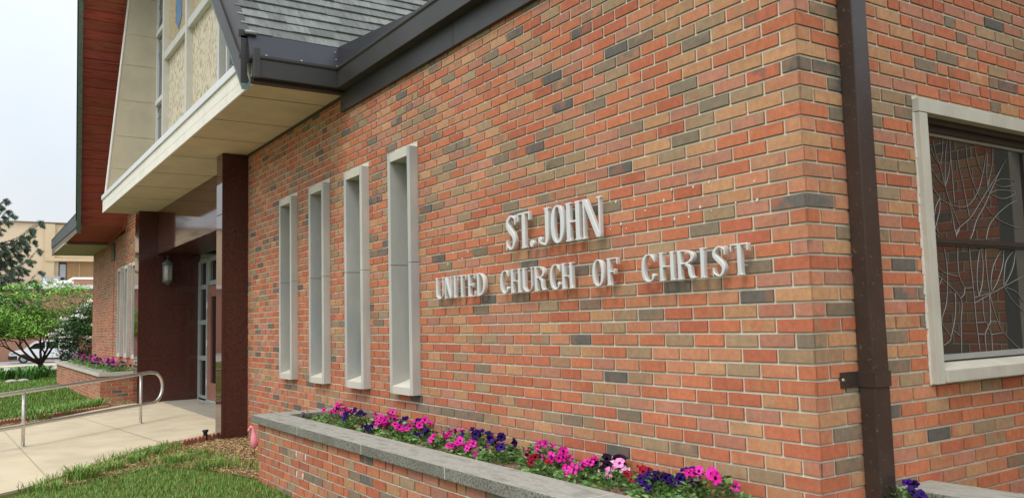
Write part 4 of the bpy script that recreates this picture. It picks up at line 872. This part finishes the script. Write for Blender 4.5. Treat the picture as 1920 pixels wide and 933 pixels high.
for i, (x, y, h) in enumerate([(-13.2, -2.0, .2), (-13.7, -1.65, .2), (-14.2, -1.3, .2), (-14.7, -1.05, .18), (-15.2, -.95, .16)]):
    clump(x, y, h, 160, 'ribbon grass clump behind the handrail, %s along the far bed' % ['nearest', 'second', 'third', 'fourth', 'farthest'][i], 520 + i, GC + [s2l((150, 164, 100))], 'grass clumps behind the handrail', sp=.25, wd=.014)
for i, (x, y, h, lb) in enumerate([(-26.5, -1.3, .55, 'daylily clump at the far end of the distant planter'), (-27.3, -1.9, .5, 'daylily clump beneath the small tree'), (-26.4, -3.0, .42, 'daylily clump standing alone left of the tree'), (-27.6, -1.0, .5, 'daylily clump right of the tree trunk')]):
    clump(x, y, h * .8, 120, lb, 540 + i, [s2l((84, 136, 60)), s2l((104, 154, 72)), s2l((70, 114, 54))], 'daylilies by the tree', sp=.28, wd=.04, arch=1.1)
g = random.Random(8)
for i, (x, y) in enumerate([(-25.3, -2.6), (-25.2, -2.2), (-25.0, -3.3), (-25.4, -1.8), (-25.1, -2.9), (-25.6, -1.5)]):
    bm = bmesh.new(); bmesh.ops.create_icosphere(bm, subdivisions=2, radius=.10)
    for v in bm.verts: v.co *= 1 + .25 * noise.noise(v.co * 9 + Vector((i * 3, 0, 0))); v.co.z *= .6; v.co.y *= 1.5
    bm.transform(Matrix.Translation((x, y, -2.67))); me = bpy.data.meshes.new('rock'); bm.to_mesh(me); bm.free(); me.materials.append(MATS['rock'])
    tag(link('rock', me), 'pale edging rock, %s in the row in front of the daylilies' % ['third', 'fourth', 'first', 'fifth', 'second', 'last'][i], 'rock', 'rocks edging the far bed')

# ------------------------------------------------------------------ scalloped edging blocks
def edging(x, y, ang, label, L_=.28):
    w = MB(); n = 4; pts = [(-L_ / 2, -.1)]
    for i in range(n * 6 + 1):
        t = i / (n * 6); pts.append((-L_ / 2 + L_ * t, .035 + .028 * abs(math.sin(math.pi * t * n))))
    pts.append((L_ / 2, -.1)); w.prism(pts, 'y', -.025, .025)
    me = w.mesh('scalloped_edging', 'edging', fix=True); me.transform(Matrix.Rotation(ang, 4, 'Z')); o = link('scalloped_edging', me); o.location = (x, y, -2.69)
    return tag(o, label, 'garden edging', 'scalloped edging blocks')
for i in range(3):
    t = i / 2; edging(-8.30 - .36 * t, -.74 + .42 * t, math.atan2(.42, -.36), 'red scalloped edging block right of the walk, %s the granite pillar' % ['farthest from', 'between its neighbours near', 'touching the foot of'][i], L_=.26)
for i in range(10):
    t = i / 9; edging(-12.6 - 1.5 * t, -2.62 + 1.72 * t, math.atan2(1.72, -1.5), 'red scalloped edging block behind the handrail, number %s from the near end' % ['one', 'two', 'three', 'four', 'five', 'six', 'seven', 'eight', 'nine', 'ten'][i], L_=.245)

# ------------------------------------------------------------------ handrail
hr = empty('handrail', (-10.95, -.83, -2.7), 'stainless steel pipe handrail with rounded loop end beside the walk', 'handrail')
p2 = Vector((-10.95, -.83, 0)); p1 = Vector((-9.53, -2.38, 0)); dr = (p1 - p2).normalized(); dist = (p1 - p2).length
up = -1.96; lo = -2.405; sl = -.075 / dist
def rp(s, z): q = p2 + dr * s; return (q.x, q.y, z)
pts = [rp(s, up + sl * s) for s in (4.6, 3.2, 2.1, 1.0, 0, -.20)]
cz = (up + lo) / 2; rr = (up - lo) / 2
pts += [rp(-.26 - rr * math.sin(a), cz + rr * math.cos(a)) for a in [math.pi * i / 16 for i in range(17)]]
pts += [rp(s, lo + sl * .5 * s) for s in (-.20, 0, 1.0, 2.1, 3.2, 4.6)]
w = MB(); w.tube(pts, .0235, 14); w.build('rail', 'steel', hr, smooth=True)
for s in (0, dist, dist * 2):
    w = MB(); q = p2 + dr * s; w.tube([(q.x, q.y, -2.72), (q.x, q.y, up + sl * s + .0)], .0215, 12); po = w.build('post', 'steel', hr, smooth=True)
    w = MB(); w.lathe([(.0, wz(q.y)), (.040, wz(q.y) + .001), (.038, wz(q.y) + .006), (.024, wz(q.y) + .008)], q.x, q.y, 16); w.build('flange', 'steel', po)
# ------------------------------------------------------------------ lantern
la = empty('wall_lantern', (-14.39, .17, -.3), 'weathered green metal wall lantern with frosted glass on the granite recess wall', 'lantern')
lx, ly = -14.24, .155
w = MB(); w.lathe([(.0, -.50), (.03, -.495), (.045, -.47), (.085, -.455), (.092, -.44), (.092, -.425)], lx, ly); w.build('base', 'lantern_metal', la, smooth=True); w = MB(); w.lathe([(.095, -.13), (.10, -.12), (.10, -.10), (.085, -.085), (.05, -.055), (.03, -.04), (.02, -.02), (.0, -.01)], lx, ly); w.build('cap', 'lantern_metal', la, smooth=True)
w = MB(); w.lathe([(.08, -.43), (.083, -.28), (.08, -.13)], lx, ly); w.build('glass', 'lantern_glass', la, smooth=True)
w = MB()
for i in range(6): a = i * math.pi / 3; w.tube([(lx + .088 * math.cos(a), ly + .088 * math.sin(a), -.43), (lx + .088 * math.cos(a), ly + .088 * math.sin(a), -.125)], .005, 5)
w.build('cage', 'lantern_metal', la)
w = MB(); w.tube([(lx, ly, -.02), (lx, ly, .055)], .007, 6); w.tube([(lx - .03, ly, .02), (lx + .03, ly, .02)], .005, 6); w.tube([(lx, ly - .03, .02), (lx, ly + .03, .02)], .005, 6); w.build('finial', 'lantern_metal', la)
w = MB(); w.tube([(-14.399, ly, -.30), (-14.36, ly, -.30)], .05, 12); w.tube([(-14.37, ly, -.30), (-14.33, ly, -.36), (-14.27, ly, -.455)], .012, 8); w.build('bracket', 'lantern_metal', la, smooth=True)
# ------------------------------------------------------------------ flamingo
fx, fy = -6.72, -.44
fl_ = empty('flamingo_ornament', (fx, fy, -2.7), 'small pink plastic flamingo ornament at the left end of the brick planter', 'garden ornament')
def skin(name, pts, rads, m, parent, edges=None):
    me = bpy.data.meshes.new(name); me.from_pydata(pts, edges or [(i, i + 1) for i in range(len(pts) - 1)], []); o = link(name, me, parent)
    md = o.modifiers.new('s', 'SKIN'); 
    for i, r in enumerate(rads):
        me.skin_vertices[0].data[i].radius = (r, r) if not isinstance(r, tuple) else r
    me.skin_vertices[0].data[0].use_root = True; s_ = o.modifiers.new('u', 'SUBSURF'); s_.levels = 2; s_.render_levels = 2; me.materials.append(MATS[m]); return o
w = MB()
cr_ = Vector((r_.x, r_.y, 0)).normalized()      # ornament faces sideways
def fp(a, z, b=0): q = Vector((fx, fy, 0)) + cr_ * a + Vector((cr_.y, -cr_.x, 0)) * b; return (q.x, q.y, z)
body = [fp(.018, -2.605), fp(.020, -2.57), fp(.022, -2.52), fp(.016, -2.47), fp(.010, -2.43), fp(.006, -2.405), fp(-.002, -2.385), fp(-.018, -2.378), fp(-.030, -2.392)]
w.tube(body, [.010, .034, .042, .030, .018, .0145, .015, .019, .012], 14); w.build('body', 'pink_plastic', fl_, smooth=True)
w = MB(); w.tube([fp(-.030, -2.392), fp(-.043, -2.412), fp(-.046, -2.43)], [.012, .0085, .006], 10); w.build('bill', 'pink_plastic', fl_, smooth=True)
w = MB(); w.tube([fp(-.046, -2.428), fp(-.047, -2.44), fp(-.043, -2.455)], [.0065, .006, .002], 8); w.build('bill_tip', 'black_plastic', fl_, smooth=True)
w = MB(); w.tube([fp(.03, -2.45), fp(.042, -2.52), fp(.03, -2.60)], [.008, .028, .006], 10); w.build('wing', 'pink_plastic', fl_, smooth=True)
w = MB(); w.tube([fp(.018, -2.60), fp(.018, -2.72)], .003, 6); w.build('stake', 'black_plastic', fl_)
# ------------------------------------------------------------------ garden stake light
gl = empty('path_light', (-8.50, -.50, -2.7), 'small black flared garden path light beside the granite pillar', 'garden light')
w = MB(); w.lathe([(.0, -2.72), (.026, -2.72), (.026, -2.62), (.024, -2.60), (.036, -2.585), (.038, -2.572), (.030, -2.565), (.0, -2.563)], -8.50, -.50, 18); w.build('housing', 'black_plastic', gl, smooth=True)
w = MB(); w.lathe([(.0, -2.5635), (.022, -2.5625), (.022, -2.560), (.0, -2.558)], -8.50, -.50, 14); w.build('lens', 'lantern_glass', gl)

# ------------------------------------------------------------------ small tree
def limb(w, p, d, L_, r0, g, depth, tips, up_=.2, spread=.6):
    pts = [p]; rs = [r0]; n = 5; q = p.copy(); dd = d.copy()
    for i in range(n):
        dd = (dd + rv(g) * .16 + Vector((0, 0, up_ * .12))).normalized(); q = q + dd * L_ / n; pts.append(q.copy()); rs.append(r0 * (1 - .55 * (i + 1) / n))
    w.tube(pts, rs, 7 if depth > 1 else 5)
    if depth == 0: tips.append((q, dd)); tips.append((pts[3], dd)); return
    for k in range(3 if depth > 1 else 4):
        i = g.choice([2, 3, 4, 5]) if k else 5; b = (dd + rv(g) * spread); b.z *= .75; b.normalize(); limb(w, pts[i], b, L_ * g.uniform(.55, .8), rs[i] * .75, g, depth - 1, tips, up_, spread)
tr = empty('tree', (-30.5, -.75, -2.75), 'small spreading tree with layered light green leaves behind the far planter', 'tree')
g = random.Random(17); w = MB(); tips = []
base = Vector((-30.5, -.75, -2.8)); fork = base + Vector((0, .02, .42)); w.tube([base, base + Vector((0, 0, .15)), fork], [.13, .10, .09], 10)
for d, L_ in (((.1, -1.0, .35), 1.25), ((0, -.55, .8), 1.2), ((-.3, .15, 1.0), 1.1), ((.1, .6, .8), 1.1), ((.35, .15, .8), 1.1), ((-.3, -.9, .6), 1.2)):
    limb(w, fork, Vector(d).normalized(), L_, .05, g, 3, tips, .15, .75)
w.build('trunk', 'bark', tr, smooth=True)
w = MB(); LG = [s2l((126, 172, 62)), s2l((146, 190, 74)), s2l((104, 152, 56)), s2l((164, 200, 96)), s2l((84, 128, 52))]
def spray(w, c, R_, n, g, cols, L_=.11, flat=.18, wd=.5):
    for i in range(n):
        a = g.uniform(0, 6.283); r = R_ * math.sqrt(g.random()); p = c + Vector((r * math.cos(a), r * math.sin(a), g.gauss(0, flat * R_) - .25 * r * r / R_))
        d = Vector((math.cos(a) + g.uniform(-.7, .7), math.sin(a) + g.uniform(-.7, .7), g.uniform(-.45, .2))).normalized(); n_ = (Vector((0, 0, 1)) + rv(g) * .5).normalized()
        k = g.uniform(.65, 1.3); ll = L_ * g.uniform(.7, 1.3); leaf_quad(w, p, d, n_, ll, ll * wd, tuple(q * k for q in g.choice(cols)))
cen = []
for i in range(165):
    a = g.uniform(0, 6.283); rr_ = g.random() ** .35; hz = g.random()
    rad = 2.5 * (1 - .55 * hz ** 1.5); x_, y_ = math.cos(a) * rad * rr_ * .9, math.sin(a) * rad * rr_ * 1.05
    cen.append(base + Vector((x_, y_ + .05, 1.45 + hz * 1.95 - .25 * rr_ * hz)))
for q, d in tips:
    if q.z < base.z + 3.1 and (q - base).xy.length < 2.3 and q.z > base.z + 1.4: cen.append(q)
for c in cen: spray(w, c, g.uniform(.28, .48), 50, g, LG, L_=.095, flat=.07)
w.build('crown', 'leaf', tr, tint=True)
# ------------------------------------------------------------------ white flowering shrub
sh = empty('flowering_shrub', (-27.3, .35, -2.7), 'dark green shrub with flat white blossom clusters between the tree and the brick wall', 'shrub')
w = MB(); b2 = MB(); g = random.Random(21); tips = []
c0 = Vector((-27.5, .62, -2.7))
for k in range(9): limb(b2, c0, Vector((g.uniform(-.7, .7), g.uniform(-.9, .7), 1)).normalized(), .8, .03, g, 1, tips, .3, .6)
b2.build('trunk', 'bark_grey', sh)
DG = [s2l((44, 76, 36)), s2l((58, 92, 42)), s2l((34, 62, 32)), s2l((76, 108, 54))]
f = MB()
for i in range(230):
    v = rv(g); rr_ = g.uniform(.72, 1); p = c0 + Vector((v.x * 1.05 * rr_, v.y * 1.15 * rr_, 1.15 + v.z * 1.15 * rr_))
    if p.z < -2.62: continue
    spray(w, p, .24, 60, g, DG, L_=.09, flat=.4)
    if g.random() < .26 and p.z > -2.3:
        o = v * .16; cc = p + Vector((o.x, o.y, .10))
        for j in range(26): a = g.uniform(0, 6.28); r = .15 * math.sqrt(g.random()); leaf_quad(f, cc + Vector((r * math.cos(a), r * math.sin(a), g.uniform(-.02, .03))), rv(g), rv(g), .06, .055, tuple(q * g.uniform(.85, 1.05) for q in s2l((236, 238, 226))))
w.build('foliage', 'leaf', sh, tint=True); f.build('blossom_clusters', 'petal', sh, tint=True)
# ------------------------------------------------------------------ spruce
sp = empty('spruce_tree', (-36.5, -3.4, -3.0), 'grey green spruce with upswept drooping branches reaching in from the left edge', 'tree')
g = random.Random(33); w = MB(); nd = MB(); bx_, by_ = -36.5, -3.4
w.tube([(bx_, by_, -3.1), (bx_, by_, 3), (bx_ + .05, by_, 6.6)], [.24, .12, .02], 10)
SC = [s2l((124, 142, 124)), s2l((104, 124, 102)), s2l((146, 160, 146)), s2l((84, 104, 80))]
def needles(p, d, L_, n):
    for i in range(n):
        t = g.random(); q = p + d * L_ * t; v = (d * .75 + rv(g) * .9).normalized(); leaf_quad(nd, q, v, v.orthogonal().normalized(), g.uniform(.07, .14), .017, tuple(c * g.uniform(.6, 1.25) for c in g.choice(SC)))
for i in range(36):
    z = -1.1 + i * .205 + g.uniform(-.08, .08); a = g.uniform(0, 6.283) if i % 4 == 0 else math.radians(g.uniform(55, 125)); L_ = max(.35, (3.1 if z < 2.2 else 3.1 - (z - 2.2) * .78)) * g.uniform(.75, 1.06)
    o = Vector((math.cos(a), math.sin(a), 0)); pts = []; n = 9
    for k in range(n + 1):
        t = k / n; pts.append(Vector((bx_, by_, z)) + o * L_ * t + Vector((0, 0, L_ * (-.22 * math.sin(t * 2.2) + .42 * t ** 2.2))) + rv(g) * .03)
    w.tube(pts, [.04 * (1 - .85 * k / n) for k in range(n + 1)], 5)
    side = Vector((-o.y, o.x, 0))
    for k in range(2, n + 1):
        t = k / n; needles(pts[k - 1], (pts[k] - pts[k - 1]).normalized(), (pts[k] - pts[k - 1]).length, 30)
        for sgn in (-1, 1, 0):
            ln = L_ * .22 * (1.15 - t) + .14; dv = (o * .65 + side * sgn * .8 + Vector((0, 0, -.28 if sgn else -.9)) + rv(g) * .2).normalized()
            e = pts[k] + dv * ln; w.tube([pts[k], pts[k] + dv * ln * .5 + Vector((0, 0, .02)), e], [.010, .007, .003], 4); needles(pts[k], dv, ln, int(80 + ln * 260))
w.build('trunk', 'bark_grey', sp, smooth=True); nd.build('needles', 'leaf', sp, tint=True)
# ------------------------------------------------------------------ car
def car(x, y0, L_, label):
    """side profile along +Y from the nose at y0, side facing +X"""
    zg = -3.585; root = empty('parked_car', (x, y0 + L_ / 2, zg), label, 'car'); s = L_ / 4.6; P = lambda u, v: (y0 + u * s, zg + v * s)
    prof = [P(.05, .32), P(.0, .55), P(.06, .80), P(.25, .92), P(1.0, 1.05), P(1.55, 1.50), P(1.75, 1.62), P(2.4, 1.70), P(3.9, 1.68), P(4.3, 1.55), P(4.55, 1.0), P(4.6, .6), P(4.55, .32)]
    def arch(cu): return [P(cu + .39 * math.cos(a), .33 + .39 * math.sin(a)) for a in [math.pi * i / 10 for i in range(11)]]
    prof += [P(4.1, .28)] + [p for p in arch(3.65)] + [P(3.2, .26), P(1.4, .26)] + arch(.92)
    w = MB(); w.prism(prof, 'x', x - 1.75, x); b = w.build('body', 'car_paint', root, fix=True)
    w = MB(); w.prism([P(1.18, 1.06), P(1.62, 1.46), P(2.3, 1.58), P(2.3, 1.06)], 'x', x - .02, x + .006); w.prism([P(2.38, 1.06), P(2.38, 1.58), P(3.2, 1.58), P(3.2, 1.06)], 'x', x - .02, x + .006); w.prism([P(3.28, 1.06), P(3.28, 1.58), P(3.9, 1.56), P(4.25, 1.08)], 'x', x - .02, x + .006); w.build('side_windows', 'dark_glass', root, fix=True)
    w = MB(); w.prism([P(-.02, .30), P(-.03, .58), P(.5, .60), P(.52, .30)], 'x', x - 1.76, x + .01); w.build('bumper', 'tyre', root, fix=True, bevel=.02)
    w = MB(); w.prism([P(.06, .66), P(.1, .80), P(.42, .84), P(.40, .70)], 'x', x - .2, x + .012); w.build('headlight', 'lead', root, fix=True)
    w = MB(); w.prism([P(1.35, .27), P(1.35, .37), P(3.25, .37), P(3.25, .27)], 'x', x - .05, x + .008); w.build('sill', 'tyre', root, fix=True)
    for cu in (.92, 3.65):
        cy, cz_ = P(cu, .33); w = MB(); w.tube([(x - .22, cy, cz_), (x + .015, cy, cz_)], .33 * s, 24); wh = w.build('wheel', 'tyre', root)
        w = MB(); w.tube([(x + .01, cy, cz_), (x + .03, cy, cz_)], [.20 * s, .18 * s], 20); w.build('rim', 'grey_paint', wh)
        w = MB()
        for k in range(5): a = k * 1.2566; w.box(x + .028, x + .034, cy + .1 * math.cos(a) - .022, cy + .1 * math.cos(a) + .022, cz_ + .1 * math.sin(a) - .022, cz_ + .1 * math.sin(a) + .022)
        w.build('rim_hole', 'tyre', wh)
    return root
car(-72, .1, 4.7, 'white car parked across the street, seen beneath the small tree')
# ------------------------------------------------------------------ distant buildings
bb = empty('beige_building', (-95, 0, -3.6), 'large flat beige building with dark windows behind the low brick one', 'building')
w = MB(); w.box(-115, -95, -45, 3.88, -3.6, 9.85); w.build('wall', 'beige_wall', bb)
w = MB(); w.box(-115, -94.7, 3.885, 4.80, -3.6, 9.80); w.build('pier', 'beige_pier', bb)
w = MB(); w.box(-115, -95, 4.805, 30, 6.35, 9.80); w.box(-115, -95, 4.805, 5.2, -3.6, 6.345); w.build('wall', 'beige_pier', bb)
w = MB(); w.box(-115, -94.6, 4.0, 30, 6.0, 6.3); w.build('ledge', 'beige_pier', bb)
w = MB(); w.box(-115.2, -94.8, -45, 30, 9.86, 10.0); w.build('coping', 'grey_trim', bb)
w = MB(); w.box(-95.05, -94.93, 5.0, 8.0, 7.0, 9.3); fr = w.build('window', 'beige_pier', bb)
w = MB(); w.box(-94.93, -94.9, 5.2, 7.8, 7.15, 9.15); w.build('pane', 'frame_dark', fr)
w = MB()
for i in range(8): w.box(-94.9, -94.85, 5.2, 7.8, 7.2 + i * .25, 7.27 + i * .25)
w.build('louvre', 'grey_trim', fr)
w = MB(); w.box(-115, -95.2, 5.2, 30, -3.6, 5.99); w.build('tan_wall', 'tan_panel', bb)
w = MB(); w.box(-95.2, -95.12, 7.1, 7.16, -3.6, 5.9); w.build('panel_seam', 'beige_pier', bb)
w = MB(); w.box(-95.2, -95.1, 5.25, 5.95, 2.4, 5.9); fr = w.build('window', 'frame_dark', bb)
w = MB(); w.box(-95.1, -95.07, 5.33, 5.87, 4.2, 5.7); w.box(-95.1, -95.07, 5.33, 5.87, 2.5, 4.1); w.build('pane', 'grey_paint', fr)
lb = empty('brick_building', (-80, 0, -3.6), 'low distant brick building with white roof edge and rooftop equipment', 'building')
w = MB(); w.box(-92, -80, -40, 40, -3.6, 2.46); w.build('wall', 'far_brick', lb)
w = MB(); w.box(-92.2, -79.7, -40, 40, 2.465, 2.80); w.build('roof_edge', 'white_paint', lb, bevel=.03)
w = MB(); w.box(-90, -86, 5.75, 12, 2.8, 3.65); ph = w.build('penthouse', 'far_brick', lb)
w = MB(); w.box(-90.1, -85.9, 5.65, 12.1, 3.65, 3.85); w.build('coping', 'white_paint', ph)
w = MB(); w.prism([(5.0, 2.8), (5.7, 3.05), (5.75, 2.8)], 'x', -84, -83.8); w.build('roof_ramp', 'white_paint', lb, fix=True)
for i, y in enumerate((2.75, 3.60)):
    root = empty('rooftop_unit', (-83, y + .35, 2.8), ['grey rooftop air handling unit left of its twin on the low roof', 'grey rooftop air handling unit next to the white dome vent'][i], 'air conditioner', 'rooftop units')
    w = MB(); w.prism([(y, 2.8), (y + .12, 3.75), (y + .68, 3.75), (y + .78, 2.8)], 'x', -84, -83); w.build('housing', 'grey_paint', root, fix=True, bevel=.02)
    w = MB(); w.prism([(y + .2, 2.95), (y + .26, 3.5), (y + .54, 3.5), (y + .60, 2.95)], 'x', -83, -82.96); w.build('grille', 'white_paint', root, fix=True)
dv = empty('dome_vent', (-82, 4.6, 2.8), 'round white mushroom vent on the low brick building roof', 'roof vent')
w = MB(); w.lathe([(.35, 2.78), (.35, 2.95), (.68, 2.98), (.74, 3.08), (.66, 3.22), (.40, 3.30), (0, 3.32)], -82, 4.65, 24); w.build('hood', 'white_paint', dv, smooth=True)
st = empty('roof_stack', (-84, 4.6, 2.8), 'short black exhaust stack behind the white dome vent', 'exhaust pipe')
w = MB(); w.tube([(-84, 4.62, 2.8), (-84, 4.62, 3.65)], .14, 12); w.build('pipe', 'black_plastic', st); w = MB(); w.tube([(-84, 4.62, 3.62), (-84, 4.62, 3.70)], .18, 12); w.build('rim', 'black_plastic', st)
